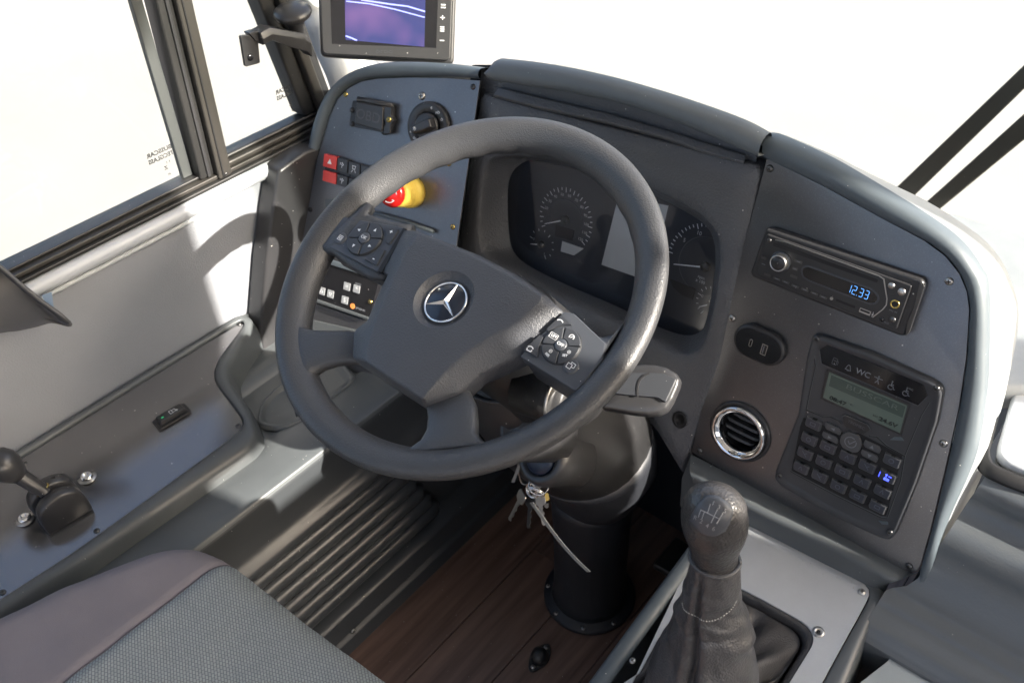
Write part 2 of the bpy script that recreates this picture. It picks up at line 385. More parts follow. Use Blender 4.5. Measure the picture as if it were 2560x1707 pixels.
# ------------------------------------------------------------------ setting: ground outside, bus floor
def box(name, x0, x1, y0, y1, z0, z1, m, parent=None, bevel=0, **k):
    return prism(name, [(x0,y0),(x1,y0),(x1,y1),(x0,y1)], Fr((0,0,0), EX, EZ), z0, z1, m, parent, bevel=bevel, **k)
g = obj('ground', [(-120,-120,-1.1),(120,-120,-1.1),(120,120,-1.1),(-120,120,-1.1)], [[0,1,2,3]], m_conc); g['kind'] = 'structure'
fl = box('floor', -.56, 1.95, -2.6, .95, -.05, -.003, m_dark); fl['kind'] = 'structure'
for i in range(-5, 8):
    x = .0305 + i*.111; j = 0; y = -1.9 - .3*(i % 3)
    while y < .9:
        y1 = min(y+1.35, .9)
        box('plank', x+.0008, x+.1102, y+.0006, y1-.0006, -.003, .001+.0004*((i*7+j) % 3), m_wood, fl, bevel=.0006); y = y1; j += 1
# unseen bus shell round the driver's place, with blocks added to shape the sun
sh = empty('bus_shell', (0, -1, -.05), 'pale roof and body of the bus around the driver\'s place', 'bus body')
box('roof', -.62, 1.95, -2.6, .50, 2.40, 2.46, m_roof, sh)
box('rear_wall', -.62, 1.95, -2.66, -2.6, -.05, 1.2, m_roof, sh)
box('door_wall', 1.90, 1.95, -2.6, .50, -.05, .75, m_roof, sh)
box('door_wall', 1.90, 1.95, -2.6, -.15, 1.30, 2.40, m_roof, sh)
box('sun_block_post', 1.90, 1.95, -.15, .22, .75, 2.40, m_roof, sh)  # unseen post added to shade the rear of the side wall
box('sun_block_sill', 1.901, 1.949, .22, .50, .75, 1.645, m_roof, sh)  # unseen panel added to keep low sun off the gear plate
box('sun_block_header', 1.901, 1.949, .22, .33, 1.76, 2.40, m_roof, sh)  # added unseen block, keeps sun off the side console plate
box('sun_block_header', 1.901, 1.949, .3302, .46, 1.875, 2.40, m_roof, sh)  # added unseen block, holds the wheel pad in shade
prism('sun_block_pillar', [(.70,1.2),(.80,1.2),(.72,2.40),(.60,2.40)], Fr((1.9,0,0),(0,1,0),EX), 0, .05, m_roof, sh)  # unseen leaning pillar added to shade the instrument cluster
box('front_panel', -.62, 1.95, .93, .98, -.6, .32, m_white, sh)
wsc = obj('windscreen', [(-.62,1.0,.32),(1.9,1.0,.32),(1.9,.50,2.40),(-.62,.50,2.40),(-.62,1.006,.32),(1.9,1.006,.32),(1.9,.506,2.40),(-.62,.506,2.40)],
    [[0,1,2,3],[7,6,5,4],[0,4,5,1],[1,5,6,2],[2,6,7,3],[3,7,4,0]], m_glass); tag(wsc, 'large clear sloping windscreen in front of the dashboard', 'windscreen')
# ------------------------------------------------------------------ side wall with trim
wl = empty('side_wall', (-.56, 0, 0), 'light grey vinyl side wall below the driver\'s window', 'wall')
prism('wall_panel', [(-2.6,-.05),(.42,-.05),(.42,.672),(-2.6,.672)], FWL, -.05, 0, m_wall, wl, bevel=.003)
prism('wall_upper', [(-2.6,1.55),(.50,1.55),(.50,2.40),(-2.6,2.40)], FWL, -.05, 0, m_wall, wl)
prof = [(.002, .664), (.010, .668), (.0145, .675), (.0145, .682), (.010, .688), (-.01, .692), (-.01, .664)]
loft('padded_trim', [[V(-.532+h, y, z) for h, z in prof] for y in (-2.6, -1, -.3, 0, .148)], m_trim, wl)
loft('padded_trim', [[V(-.532+h*.8, y, z) for h, z in prof] for y in (.149, .3, .42)], m_dashtop, wl)
tube('piping', [(-.528, y, .6605) for y in (-2.6, -1, -.5, -.25, 0, .03)], .0036, m_piping, wl)
obj('wall_seam', [FWL.p(.155,.45,.001), FWL.p(.158,.45,.001), FWL.p(.15,.66,.001), FWL.p(.147,.66,.001)], [[0,1,2,3]], m_dark, wl)
# ------------------------------------------------------------------ side window
wn = empty('side_window', (-.56, 0, .69), 'black framed sliding side window left of the steering wheel', 'window')
def bar(name, y0, y1, z0, z1, h0, h1, m, lean=0, bev=.0015, par=None):
    return prism(name, [(y0+lean*(z0-.7),z0),(y1+lean*(z0-.7),z0),(y1+lean*(z1-.7),z1),(y0+lean*(z1-.7),z1)], FWL, h0, h1, m, par or wn, bevel=bev)
bar('bottom_rail', -2.6, .40, .6915, .6975, -.05, .006, m_rubber)
bar('bottom_rail', -2.6, .40, .698, .7045, -.05, -.001, m_alu)
bar('rubber_seal', -2.6, .030, .705, .7095, -.035, -.012, m_rubber)
bar('sliding_rail', .062, .26, .705, .7145, -.05, -.004, m_alu, bev=.003)
bar('rubber_seal', .062, .26, .7150, .7215, -.035, -.012, m_rubber, bev=.003)
bar('glass_edge', -.004, .012, .7096, 1.55, -.034, -.024, mat('frosted_edge', (.055,.06,.06), .4), .02)
bar('channel', .0125, .036, .705, 1.55, -.04, -.006, m_rubber, .05, .003)
bar('seal', .0235, .0285, .706, 1.55, -.006, -.003, m_black, .05, .001)
bar('post', .0365, .060, .698, 1.55, -.04, .004, m_alu, .045, .003)
bar('groove', .043, .0455, .70, 1.55, .004, .0055, m_dark, .045, .0005)
bar('top_rail', -2.6, .5, 1.53, 1.55, -.045, -.002, m_rubber)
bar('leaning_post', .222, .247, .722, 1.55, -.045, -.01, m_rubber, -.19, .004)
bar('leaning_post', .2475, .264, .70, 1.55, -.05, .002, m_alu, -.19, .003)
bar('leaning_post', .2645, .281, .70, 1.55, -.05, -.006, m_black, -.19, .003)
for y0, y1, x in ((-2.6, .012, -.562), (.030, .25, -.556)):
    box('pane', x, x+.004, y0, y1, .70, 1.54, m_glass, wn)
screw(FWL, .049, .703, .004, .003, wn)
# etched window marks read mirrored from inside
FM1 = Fr((-.5575,-.026,.764), (0,-1,0), (-1,0,0)); FM2 = Fr((-.5515,.20,.775), (0,-1,0), (-1,0,0))
m_etch = mat('etched_mark', (.03,.03,.03), .8)
for F in (FM1, FM2):
    text('BUSSCAR', F, 0, 0, .0088, m_etch, wn, h=-.0003, sx=1.1, weight=.0002); text('TECGLASS', F, 0, -.0095, .0088, m_etch, wn, h=-.0003, weight=.0002)
    text('I  I', F, -.008, -.02, .006, m_etch, wn, h=-.0003); text('Z', F, -.002, -.027, .007, m_etch, wn, h=-.0003, weight=.0003); text('M', F, -.004, -.038, .005, m_etch, wn, h=-.0003)
# white painted corner pillar between side window and windscreen
pp = [at('B1', *q, EY, (0,.33,0)) for q in ((1340,-500),(1345,0),(1395,130),(1440,250),(1490,360),(1540,520))]
qq = [at('B1', *q, EY, (0,.42,0)) for q in ((1470,-500),(1475,0),(1510,120),(1550,260),(1600,400),(1660,560))]
pl = loft('corner_pillar', [[a, a.lerp(b,.4)+V(.004,-.012,.004), b, b+V(0,.08,0), a+V(0,.08,0)] for a, b in zip(cr(pp,n=4), cr(qq,n=4))], m_white)
tag(pl, 'white painted pillar between the side window and the screen monitor', 'pillar')
# ------------------------------------------------------------------ knob with bracket near the side window
kb = empty('blind_bracket', (-.5, .17, .85), 'black ribbed knob on a bracket with hanging plate at the leaning window post', 'bracket')
kc = at('A', 672, 30, EX, (-.5,0,0)); ka = V(.12, -.12, 1).normalized(); FK = Fr(kc, (1,.1,0), ka)
revolve('knob', FK, [(.009,-.042),(.010,-.03),(.0115,-.02),(.018,-.009),(.0255,-.004),(.0265,-.001),(.0265,.003),(.022,.007),(.010,.0095),(.0005,.010)], m_black, kb, n=40)
for i in range(44):
    t = 2*pi*i/44; f = FK.sub(0,0,0,t)
    vs = [f.p(.0262,-.0005,-.001), f.p(.0262,.0005,-.001), f.p(.0272,.0005,-.001), f.p(.0272,-.0005,-.001)]; vs += [v+FK.n*.0038 for v in vs]
    if i < 1: rbm = obj('rib', vs, [[0,1,2,3],[7,6,5,4],[0,4,5,1],[1,5,6,2],[2,6,7,3],[3,7,4,0]], m_black, kb)
    else:
        o = rbm.copy(); COL.objects.link(o); R = Matrix.Rotation(t, 4, FK.n); c0 = rbm.location + V(kb.location) - FK.O
        o.matrix_local = Matrix.Translation(FK.O - V(kb.location) + R @ c0) @ R
arm = [at('A', x, y, EX, (-.5,0,0)) for x, y in ((590,82),(612,70),(650,76),(690,84),(702,92))]
loft('arm', [[p+V(-.012,0,.006), p+V(.010,0,.006), p+V(.013,0,-.003), p+V(.010,0,-.012-.012*k/4*(1 if k>1 else 0)), p+V(-.012,0,-.012-.012*k/4*(1 if k>1 else 0)), p+V(-.015,0,-.003)] for k, p in enumerate(arm)], m_black, kb, bevel=.001)
prism('plate', rnd([FWL.k('A', x, y, .032) for x, y in ((550,82),(590,78),(596,145),(562,154))], .003), FWL, .029, .034, m_black, kb)
prism('plate_hinge', rnd([FWL.k('A', x, y, .032) for x, y in ((568,76),(588,70),(612,72),(612,92),(586,96))], .003), FWL, .022, .036, m_black, kb, bevel=.002)
revolve('plate_screw', Fr(FWL.p(*FWL.k('A',575,132,.034),.034), (0,1,0), EX), [(.005,0),(.005,.001),(.003,.0022)], m_shiny, kb, n=14)
# ------------------------------------------------------------------ draped flap at the left edge
def pxloft(name, fr, L, m, par, thick, n=24):    # cushion-like form from an outline in a plane
    pts = catr(L, True, 5); c = (sum(p[0] for p in pts)/len(pts), sum(p[1] for p in pts)/len(pts)); rings = []
    for s, h in ((.93,-thick),(1,-thick*.5),(1.0,.0),(.97,thick*.5),(.85,thick),(.4,thick*1.3),(.05,thick*1.4)):
        rings.append([fr.p(c[0]+(x-c[0])*s, c[1]+(y-c[1])*s, h) for x, y in pts])
    return loft(name, rings, m, par)
fp = empty('vinyl_flap', (-.5, -.35, .5), 'dark grey vinyl flap with pointed tip reaching in at the left edge under the window', 'flap')
FF = Fr((-.47,-.28,.62), (.55,.83,0), (.80,-.55,.25))
L = [FF.k('A', x, y) for x, y in ((-60,560),(0,608),(45,648),(95,690),(140,722),(162,742),(160,750),(120,742),(80,752),(20,762),(-60,755))]
c0 = FF.k('A', -20, 690)
rings = []
for s, h in ((1,-.004),(1.0,0),(.985,.0015),(.95,.001),(.86,-.002),(.6,-.012),(.3,-.010),(.03,-.006)):
    rings.append([FF.p(c0[0]+(x-c0[0])*s, c0[1]+(y-c0[1])*s, h) for x, y in catr(L, True, 5)])
loft('flap_sheet', rings, m_chair, fp, bevel=0)
tube('flap_hem', [FF.p(*FF.k('A', x, y, .003), .003) for x, y in ((-60,560),(0,612),(45,651),(95,692),(140,724),(160,742))], .0028, m_chair, fp)
st = obj('window_strap', [FWL.p(*FWL.k('B1', x, y, .03), .03) for x, y in ((190,1345),(235,1330),(245,1400),(215,1400))] + [FWL.p(*FWL.k('B1', x, y, .024), .024) for x, y in ((190,1345),(235,1330),(245,1400),(215,1400))],
    [[0,1,2,3],[7,6,5,4],[0,4,5,1],[1,5,6,2],[2,6,7,3],[3,7,4,0]], m_strap); tag(st, 'short blue grey strap behind the dark flap tip', 'strap')
# ------------------------------------------------------------------ left console
lc = empty('side_console', (-.4, -.2, 0), 'dark grey moulded console with black control plate along the side wall', 'console')
PL = [FC.k('B7', *q) for q in ((85,678),(540,385),(960,95),(988,90),(1008,102),(900,242),(880,300),(888,345),(960,440),(992,482),(1000,510),(983,545),(620,810),(300,1040),(0,1232))]
WX = -.532 - FC.O.x
PL[0] = (WX+.014, PL[0][1]); PL[1] = (WX+.013, PL[1][1]); PL[2] = (WX+.013, PL[2][1])
PL = [(WX+.015, -.78)] + PL + [(PL[-1][0]-.012, -.78)]
out = [(WX, -.80), (WX, -.4), (WX, .028)] + [FC.k('B7', *q) for q in ((1012,60),(1050,95),(985,200),(938,285),(955,360),(1010,420),(1048,500),(1060,560),(1030,610),(960,660),(650,870),(350,1082),(0,1300))]
out += [(out[-1][0]-.012, -.80)]
N_ = 120
def closedres(P, n=N_): return [(p.x,p.y) for p in resamp([(a,b,0) for a,b in P], n, True)]
def dense(P, sm=True):
    q = []
    for i in range(len(P)):
        a, b = P[i], P[(i+1) % len(P)]
        for k in range(8): q.append((a[0]+(b[0]-a[0])*k/8, a[1]+(b[1]-a[1])*k/8))
    for it in range(5): q = [((q[i-1][0]+2*q[i][0]+q[(i+1)%len(q)][0])/4, (q[i-1][1]+2*q[i][1]+q[(i+1)%len(q)][1])/4) for i in range(len(q))]
    return q
pi_, po_ = dense(PL), dense(out)
rings = [(pi_, -.002), (pi_, .0028), ([(a*.9+c*.1, b*.9+d*.1) for (a,b),(c,d) in zip(pi_,po_)], .0055), ([(a*.5+c*.5, b*.5+d*.5) for (a,b),(c,d) in zip(pi_,po_)], .0068),
         ([(a*.15+c*.85, b*.15+d*.85) for (a,b),(c,d) in zip(pi_,po_)], .004), (po_, -.006)]
def grow(P, d): return [(a+d*(1 if a > WX+.012 else 0), b+(d*.6 if b > -.6 else 0)) for a, b in P]
rings += [(grow(po_, .006), -.02), (grow(po_, .013), -.060)]
loft('moulding', [[FC.p(a, b, h) for a, b in P] for P, h in rings], m_cons, lc, caps=(False, False))
prism('control_plate', shrink(pi_, .0012), FC, -.003, .0006, m_plate, lc, bevel=.0006)
for x, y in ((-.522,-.005),(-.345,-.137),(-.336,-.316),(-.517,-.372),(-.345,-.52)):
    pass
for X, Y in ((980,100),(977,517),(397,946),(100,672),(12,1198)):
    a, b = FC.k('B7', X, Y); screw(FC, a, b, .0006, .0042, lc)
# lower ledge with tray, then kick panel (profile swept along the bus)
def sweep(name, prof, ys, m, par, smooth=True, taper=0, **k):
    return loft(name, [[V(x+taper*(y), y, z) for x, z in prof] for y in ys], m, par, smooth=smooth, **k)
tray = []
zt = .392
prs = [(-.55,zt+.01),(-.47,zt+.012),(-.45,zt+.006),(-.44,zt-.004),(-.40,zt-.006),(-.34,zt-.006),(-.33,zt),(-.30,zt+.004),(-.262,zt+.005),(-.247,zt+.002),(-.241,zt-.010),(-.24,zt-.03),(-.55,zt-.03)]
loft('tray', [[V(x+(.0 if i else 0), y, z) for x, z in prs] for i, y in enumerate((-.9,-.5,0,.1,.3))], m_cons, lc, bevel=.002)
trp = [at('B7', x, y, EZ, (0,0,zt+.002)) for x, y in ((1068,500),(1080,425),(1135,365),(1360,235),(1440,330),(1245,480),(1155,515))]
tr2 = rnd([(p.x, p.y) for p in trp], .014, 6); tcx = sum(p[0] for p in tr2)/len(tr2); tcy = sum(p[1] for p in tr2)/len(tr2)
loft('tray_recess', [[V(tcx+(a-tcx)*k, tcy+(b-tcy)*k, zt+z) for a, b in tr2] for k, z in ((1.14,-.004),(1.10,.0035),(1.05,.0045),(1.0,.002),(.94,-.0035),(.9,-.0045),(.02,-.0045))], m_cons, lc, caps=(False, False))
kp = empty('kick_panel', (-.24, -.1, 0), 'dark glossy kick panel with long raised ribs beside the footwell', 'panel')
pk = [(-.285,.385),(-.283,.379),(-.276,.372),(-.256,.368),(-.247,.362),(-.243,.35),(-.238,.33),(-.236,.315),(-.226,.309),(-.219,.303),(-.217,.296),(-.219,.289),(-.228,.284),(-.232,.280),(-.236,.28),(-.30,.28),(-.30,.385)]
pk = [(-.30,.425),(-.288,.428),(-.276,.424),(-.268,.412),(-.258,.40),(-.247,.3925),(-.242,.385),(-.239,.36),(-.234,.325),(-.226,.316),(-.219,.309),(-.216,.301),(-.218,.292),(-.227,.286),(-.24,.284),(-.31,.284),(-.31,.425)]
ys = [-.9,-.5,-.3,-.16,-.05,.1,.25]
sweep('upper_panel', [(-.2995,.385),(-.285,.3945),(-.262,.3945),(-.247,.392),(-.241,.384),(-.2395,.36),(-.234,.325),(-.226,.316),(-.219,.309),(-.216,.301),(-.218,.292),(-.227,.286),(-.24,.284),(-.31,.284),(-.31,.38)], ys, m_kick, kp, bevel=.0015)
tube('gap_seal', [(-.229,y,.2815) for y in ys], .0016, m_piping if 0 else mat('yellowed_seal', (.22,.20,.12), .6), kp)
z = .272
for i in range(6):
    x = -.232+.0022*i; zz = .268-.031*i; pr = []
    for j in range(9):
        t = pi*j/8 - pi/2; pr.append((x+.013*cos(t)+(0), zz+.0142*sin(t)))
    pr += [(x-.02, zz+.0118), (x-.02, zz-.0118)]
    ends = [[V(x+(px-x)*.25-.004, yy, zz+(pz-zz)*.5) for px, pz in pr] if k else [V(px, yy, pz) for px, pz in pr] for yy, k in ((-.9,0),(-.3,0),(.015+.012*i,0),(.035+.012*i,0),(.048+.012*i,1))]
    loft('rib', ends, m_kick, kp)
box('backing', -.27, -.2385, -.9, .6, 0, .284, m_kick, kp)
sweep('skirting', [(-.24,.085),(-.213,.078),(-.205,.07),(-.200,.035),(-.192,.028),(-.188,.004),(-.188,-.002),(-.24,-.002)], [-.9,-.3,0,.3,.6], m_kick, kp, bevel=.002)
FKs = Fr((-.2,0,.05),(0,1,0),(1,0,.3))
a, b = FKs.k('B7', 1447, 1355); screw(FKs, a, b, 0, .0042, kp, m_steel)
# rocker switch on the control plate
rs = empty('console_rocker_switch', FC.p(*FC.k('B7', 705, 480)), 'small black rocker switch with door symbol and green light on the side console', 'switch')
ctr = FC.k('B7', 706, 482); d1 = Vector(FC.k('B7', 765, 440))-Vector(FC.k('B7', 650, 505)); FS = Fr(FC.p(*ctr), FC.u*d1.x+FC.v*d1.y, EZ)
prism('bezel', rnd(rrect(0,0,.052,.0235,.003),.0), FS, .0006, .004, m_black, rs, bevel=.0012)
prism('rocker', rrect(0,.0005,.043,.0175,.002), FS, .003, .0115, m_black, rs, bevel=.002, top=rrect(.0,.0,.039,.0155,.002))
strokes('symbol', FS, [[(-.001,-.004),(-.001,.003),(.003,.003),(.003,-.004),(-.001,-.004)],[(.003,.002),(.008,.002),(.008,-.003),(.003,-.003)],[(.009,-.005),(.009,-.001),(.011,-.003),(.0085,-.003)]], .0008, m_print, rs, h=.0116)
prism('indicator_light', rrect(-.013,-.0015,.004,.0015,.0005), FS, .0115, .0118, m_green, rs, bevel=0)
# hand brake valve
hb = empty('brake_valve', FC.p(*FC.k('B7', 250, 840)), 'black parking brake valve with ball-ended lever on the side console', 'brake lever')
c = FC.k('B7', 262, 868); FB = Fr(FC.p(*c), d1.x*FC.u+d1.y*FC.v, EZ)
FBs = Fr(FC.p(*c), FB.u, EZ)
side = catr([(-.030,0),(-.031,.02),(-.026,.040),(-.010,.050),(.008,.050),(.024,.040),(.030,.02),(.030,0)], False, 5)
for k,(y0, y1, s) in enumerate(((-.024,-.006,1.0),(-.0055,.004,.86),(.0045,.024,1.0))):
    rings = [[FBs.p(a*s*q, y, b*s*q) for a, b in side] for y, q in ((y0,.94),(y0+.0025,1),(y1-.0025,1),(y1,.94))]
    loft('housing' if k != 1 else 'rotor', rings, m_black, hb)
for x in (-.012, .010): prism('slot', rrect(x, .0145, .006, .0015, .0004), FBs, .0485, .0503, m_dark, hb, bevel=0)
lb = FBs.p(-.006, .0, .044); lt = at('B7', 20, 680, EZ, (0,0,.53))
tube('lever', cr([lb, lb.lerp(lt,.35), lb.lerp(lt,.75), lt], n=5), lambda t: .0085 if t < .2 else .0085+.002*sin(t*2), m_black, hb, n=14)
FBb = Fr(lt, EX, (lt-lb).normalized()); revolve('lever_knob', FBb, [(.010,-.024),(.015,-.016),(.0205,-.004),(.0215,.006),(.018,.017),(.010,.023),(.001,.0245)], m_black, hb, n=28)
torus('lever_spring', Fr(lb+V(-.006,-.001,.004), EX, (lt-lb).normalized()), .009, .0018, m_brass, hb, N=20, n=6)
for n_, (X, Y) in enumerate(((355,722),(100,892))):
    b = empty('console_bolt', FC.p(*FC.k('B7', X, Y)), ('shiny socket-head bolt right of the brake valve on the side console', 'shiny socket-head bolt nearest the seat, in front of the brake valve')[n_], 'bolt', 'bolts holding the brake valve')
    f = Fr(FC.p(*FC.k('B7', X, Y, .004), .0006), EX, EZ)
    revolve('washer', f, [(.0125,0),(.0125,.0012),(.008,.0014)], m_satin, b, n=28)
    revolve('bolt_head', f, [(.009,.001),(.0088,.004),(.0065,.0063),(.0042,.0068),(.0040,.0035),(.0005,.0033)], m_chrome, b, n=24)
# ------------------------------------------------------------------ dashboard body
db = empty('dashboard', (0, .3, .1), 'dark grey curved dashboard with three sections around the steering wheel', 'dashboard')
def P3(fr, t, pts, h=0): return [fr.p(*fr.k(t, x, y, h), h) for x, y in pts]
# --- left section: panel and border
LP = ([(1570,632),(1300,612),(1000,608),(760,618),(640,640),(540,690),(450,780),(385,920),(345,1060),(310,1180),(270,1320),(220,1568)])
lp = [FL.k('B2', *q) for q in LP] + [FL.k('A', 672,650), FL.k('A', 645,790), FL.k('A', 800,880), FL.k('A', 1015,800)]
prism('left_panel', lp, FL, -.004, .0, m_panel, db, bevel=.0006)
inn = [(1578,622),(1300,604),(1000,600),(750,608),(620,632),(520,685),(440,765),(378,905),(335,1050),(300,1180),(262,1320),(212,1568)]
outr = [(1585,525),(1300,492),(1000,478),(780,485),(640,520),(500,590),(400,680),(330,780),(260,960),(225,1120),(195,1280),(130,1568)]
Li = [FL.k('B2', *q) for q in inn] + [FL.k('A', 668,650), FL.k('A', 640,790)]
Lo = [FL.k('B2', *q) for q in outr] + [FL.k('A', 645,600), FL.k('A', 612,770)]
Li = [(p.x,p.y) for p in resamp(cr([(a,b,0) for a,b in Li], n=6), 60)]; Lo = [(p.x,p.y) for p in resamp(cr([(a,b,0) for a,b in Lo], n=6), 60)]
def mixp(A, B, t): return [(a*(1-t)+c*t, b*(1-t)+d*t) for (a,b),(c,d) in zip(A, B)]
rg = []
for t, h in ((0,-.004),(0,.004),(.06,.0065),(.3,.010),(.6,.009),(.85,.003),(.97,-.010),(1,-.022)):
    rg.append([FL.p(a, b, h) for a, b in mixp(Li, Lo, t)])
cL = V(-.15,.45,.45)
for q in (.03,.08,.2):
    rg.append([p + V(0, q, -.9*q+.01) - V(0,0,0) for i, p in enumerate([FL.p(a, b, -.022) for a, b in mixp(Li, Lo, 1.0)])])
loft('left_border', rg, m_bord, db, closed=False)
for X, Y, m in ((515,742,m_brass),(1113,755,m_satin),(1513,683,m_dsteel),(1325,1285,m_brass)):
    a, b = FL.k('B2', X, Y); screw(FL, a, b, 0, .0042 if X != 1113 else .006, db, m)
for X, Y, m in ((170,838,m_dark),(968,935,m_brass)):
    a, b = FL.k('B3', X, Y); screw(FL, a, b, 0, .0042, db, m)
# --- centre section: face with instrument opening
cface_out = P3(FR_, 'B4', [(103,262),(250,305),(560,385),(800,445),(1100,525),(1380,598),(1478,620)]) + \
            [FR_.p(*FR_.k('B4', 1443, 800)), FR_.p(*FR_.k('B4', 1395, 1000)), FR_.p(*FR_.k('B4', 1340,1250)), FR_.p(*FR_.k('B4',1275,1568)), FR_.p(*FR_.k('A',1555,1120))] + \
            [FR_.p(*FR_.k('A',1528,1090)), FR_.p(*FR_.k('A',1525,1010)), FR_.p(*FR_.k('A',1480,960)), FR_.p(*FR_.k('A', 1280, 930)), FR_.p(*FR_.k('A', 1010, 800)), FR_.p(*FR_.k('A', 1000, 700)), FR_.p(*FR_.k('B4', 0, 960)), FR_.p(*FR_.k('B4', 50, 600))]
def loc2(P): return [((p-FR_.O).dot(FR_.u), (p-FR_.O).dot(FR_.v)) for p in P]
co = loc2(cface_out)
op = [FR_.k('B4', *q) for q in ((160,590),(260,575),(430,592),(640,640),(860,712),(1050,800),(1190,885),(1250,960),(1268,1060),(1255,1200),(1220,1380),(1190,1470),(1140,1525),(1070,1530),(960,1480),(760,1385),(560,1300),(380,1215),(230,1130),(130,1060),(100,980),(105,850),(115,720),(130,640))]
c_ = (sum(p[0] for p in op)/len(op), sum(p[1] for p in op)/len(op))
def polar(P, n=144):                            # resample a star-shaped outline by angle
    out = []; D = dense(P) if 0 else None
    L = []
    for i in range(len(P)):
        a, b = P[i], P[(i+1) % len(P)]
        for k in range(24): L.append((a[0]+(b[0]-a[0])*k/24-c_[0], a[1]+(b[1]-a[1])*k/24-c_[1]))
    for i in range(n):
        t = 2*pi*i/n - pi; best = min(L, key=lambda q: abs((atan2(q[1], q[0])-t+pi) % (2*pi)-pi)); out.append((best[0]+c_[0], best[1]+c_[1]))
    return out
pO, pI = polar(co), polar(catr(op, True, 5))
gk = [FR_.k('B4', *q, -.046) for q in ((235,760),(250,665),(300,608),(380,592),(640,650),(860,724),(1050,812),(1185,893),(1238,965),(1252,1060),(1240,1200),(1208,1370),(1175,1430),(1100,1445),(960,1400),(760,1300),(560,1215),(400,1140),(290,1070),(245,980)) ]
gl = polar(catr(gk, True, 5))
rg = []
for t, h in ((0,-.03),(0,-.003),(.03,.0),(.35,.002),(.7,.003),(.88,.002),(.96,-.002),(1,-.008)):
    rg.append([FR_.p(a, b, h) for a, b in mixp(pO, pI, t)])
for t, h in ((.25,-.022),(.6,-.036),(1,-.046)): rg.append([FR_.p(a, b, h) for a, b in mixp(pI, gl, t)])
loft('centre_fascia', rg, m_soft, db, caps=(False, False))
f0 = FR_.k('A', 1563, 962); revolve('fascia_hole', Fr(FR_.p(*f0, .003), EX, FR_.n), [(.011,.0),(.009,.0009),(.007,.0002),(.0065,-.0005),(.0005,-.0006)], m_dark, db, n=20, sy=1.2)
# ledge above the face
led = [(190,235),(400,285),(700,355),(1000,440),(1250,520),(1400,565)]; led2 = [(165,268),(400,330),(700,395),(1000,475),(1250,560),(1392,597)]
loft('upper_ledge', [P3(FR_, 'B4', led, -.016), P3(FR_, 'B4', led, -.002), P3(FR_, 'B4', led2, .004), P3(FR_, 'B4', [(x-4, y+10) for x, y in led2], .002), P3(FR_, 'B4', [(x-4, y+16) for x, y in led2], -.012)], m_soft, db, closed=False, bevel=.001)
bk = P3(FR_, 'B4', [(105,140),(500,230),(900,330),(1460,520)], -.014) ; bk2 = P3(FR_, 'B4', [(90,330),(500,430),(900,530),(1440,690)], -.014)
loft('hood_recess', [bk, bk2], m_soft, db, closed=False)
# hood roll
ht = cr([(p.x,p.y,p.z) for p in P3(FR_, 'B4', [(122,160),(145,100),(200,96),(420,124),(700,182),(1000,268),(1250,352),(1400,412),(1490,462)], .022)], n=6)
hb_ = cr([(p.x,p.y,p.z) for p in P3(FR_, 'B4', [(122,165),(150,196),(240,212),(560,262),(800,315),(1000,378),(1250,480),(1400,545),(1462,572)], .022)], n=6)
ht, hb_ = resamp(ht, 48), resamp(hb_, 48); rg = []
for t, h in ((1.0,-.04),(1.02,-.006),(1.0,-.0005),(.93,.0015),(.75,.0025),(.5,.002),(.25,-.002),(.1,-.008),(.02,-.016)):
    rg.append([a.lerp(b, t) + FR_.n*h for a, b in zip(ht, hb_)])
for q, z in ((.003,-.002),(.009,-.011),(.02,-.035),(.05,-.10),(.12,-.24)):
    rg.append([a.lerp(b, .02) - FR_.n*.016 + V(0, q, z) for a, b in zip(ht, hb_)])
hd = loft('centre_hood', rg, m_hood, db, closed=False)
# --- right section
RP = [FR_.k('B5', *q) for q in ((372,214),(700,375),(1000,540),(1250,672),(1370,760),(1450,860),(1492,960),(1505,1060))] + [FR_.k('B6', *q) for q in ((1612,150),(1600,330),(1560,600),(1480,960),(1400,1290),(1345,1480),(1325,1512),(1290,1525),(1230,1498),(900,1320),(500,1100),(62,850))] + [FR_.k('B6', 150, 460)]
prism('right_panel', [(a+.0006,b) for a, b in RP], FR_, -.004, .0, m_panel, db, bevel=.0006)
for X, Y, m in ((390,272,m_dsteel),(1395,903,m_satin),(180,1110,m_satin)):
    a, b = FR_.k('B5', X, Y); screw(FR_, a, b, 0, .0046, db, m)
for X, Y, m in ((1475,803,m_satin),(1283,1487,m_dsteel),(110,842,m_dsteel)):
    a, b = FR_.k('B6', X, Y); screw(FR_, a, b, 0, .0046, db, m)
ri = [FR_.k('B5', *q) for q in ((360,205),(700,368),(1000,533),(1255,665),(1380,752),(1462,855),(1504,960),(1518,1060))] + [FR_.k('B6', *q) for q in ((1622,150),(1612,330),(1572,600),(1492,960),(1412,1290),(1350,1500))]
ro = [FR_.k('B5', *q) for q in ((366,82),(440,95),(700,212),(900,325),(1250,540),(1450,690),(1560,840),(1605,960))] + [FR_.k('C6', *q) for q in ((808,60),(790,250),(755,450),(700,600),(600,830),(500,1180))]
ri = [(p.x,p.y) for p in resamp(cr([(a,b,0) for a,b in ri], n=6), 70)]; ro = [(p.x,p.y) for p in resamp(cr([(a,b,0) for a,b in ro], n=6), 70)]
rg = []
for t, h in ((0,-.004),(0,.003),(.05,.0045),(.3,.007),(.65,.006),(.88,.001),(.98,-.006),(1.0,-.014)):
    rg.append([FR_.p(a, b, h) for a, b in mixp(ri, ro, t)])
loft('right_border', rg, m_bord, db, closed=False)
edge = rg[-1]
oc = [FR_.k('B5', *q, -.10) for q in ((375,72),(450,80),(720,185),(920,285),(1100,372),(1270,455),(1440,560),(1590,670),(1690,790),(1755,940),(1778,1080))] + [FR_.k('C6', *q, -.10) for q in ((905,70),(868,220),(822,390),(790,500),(740,580))]
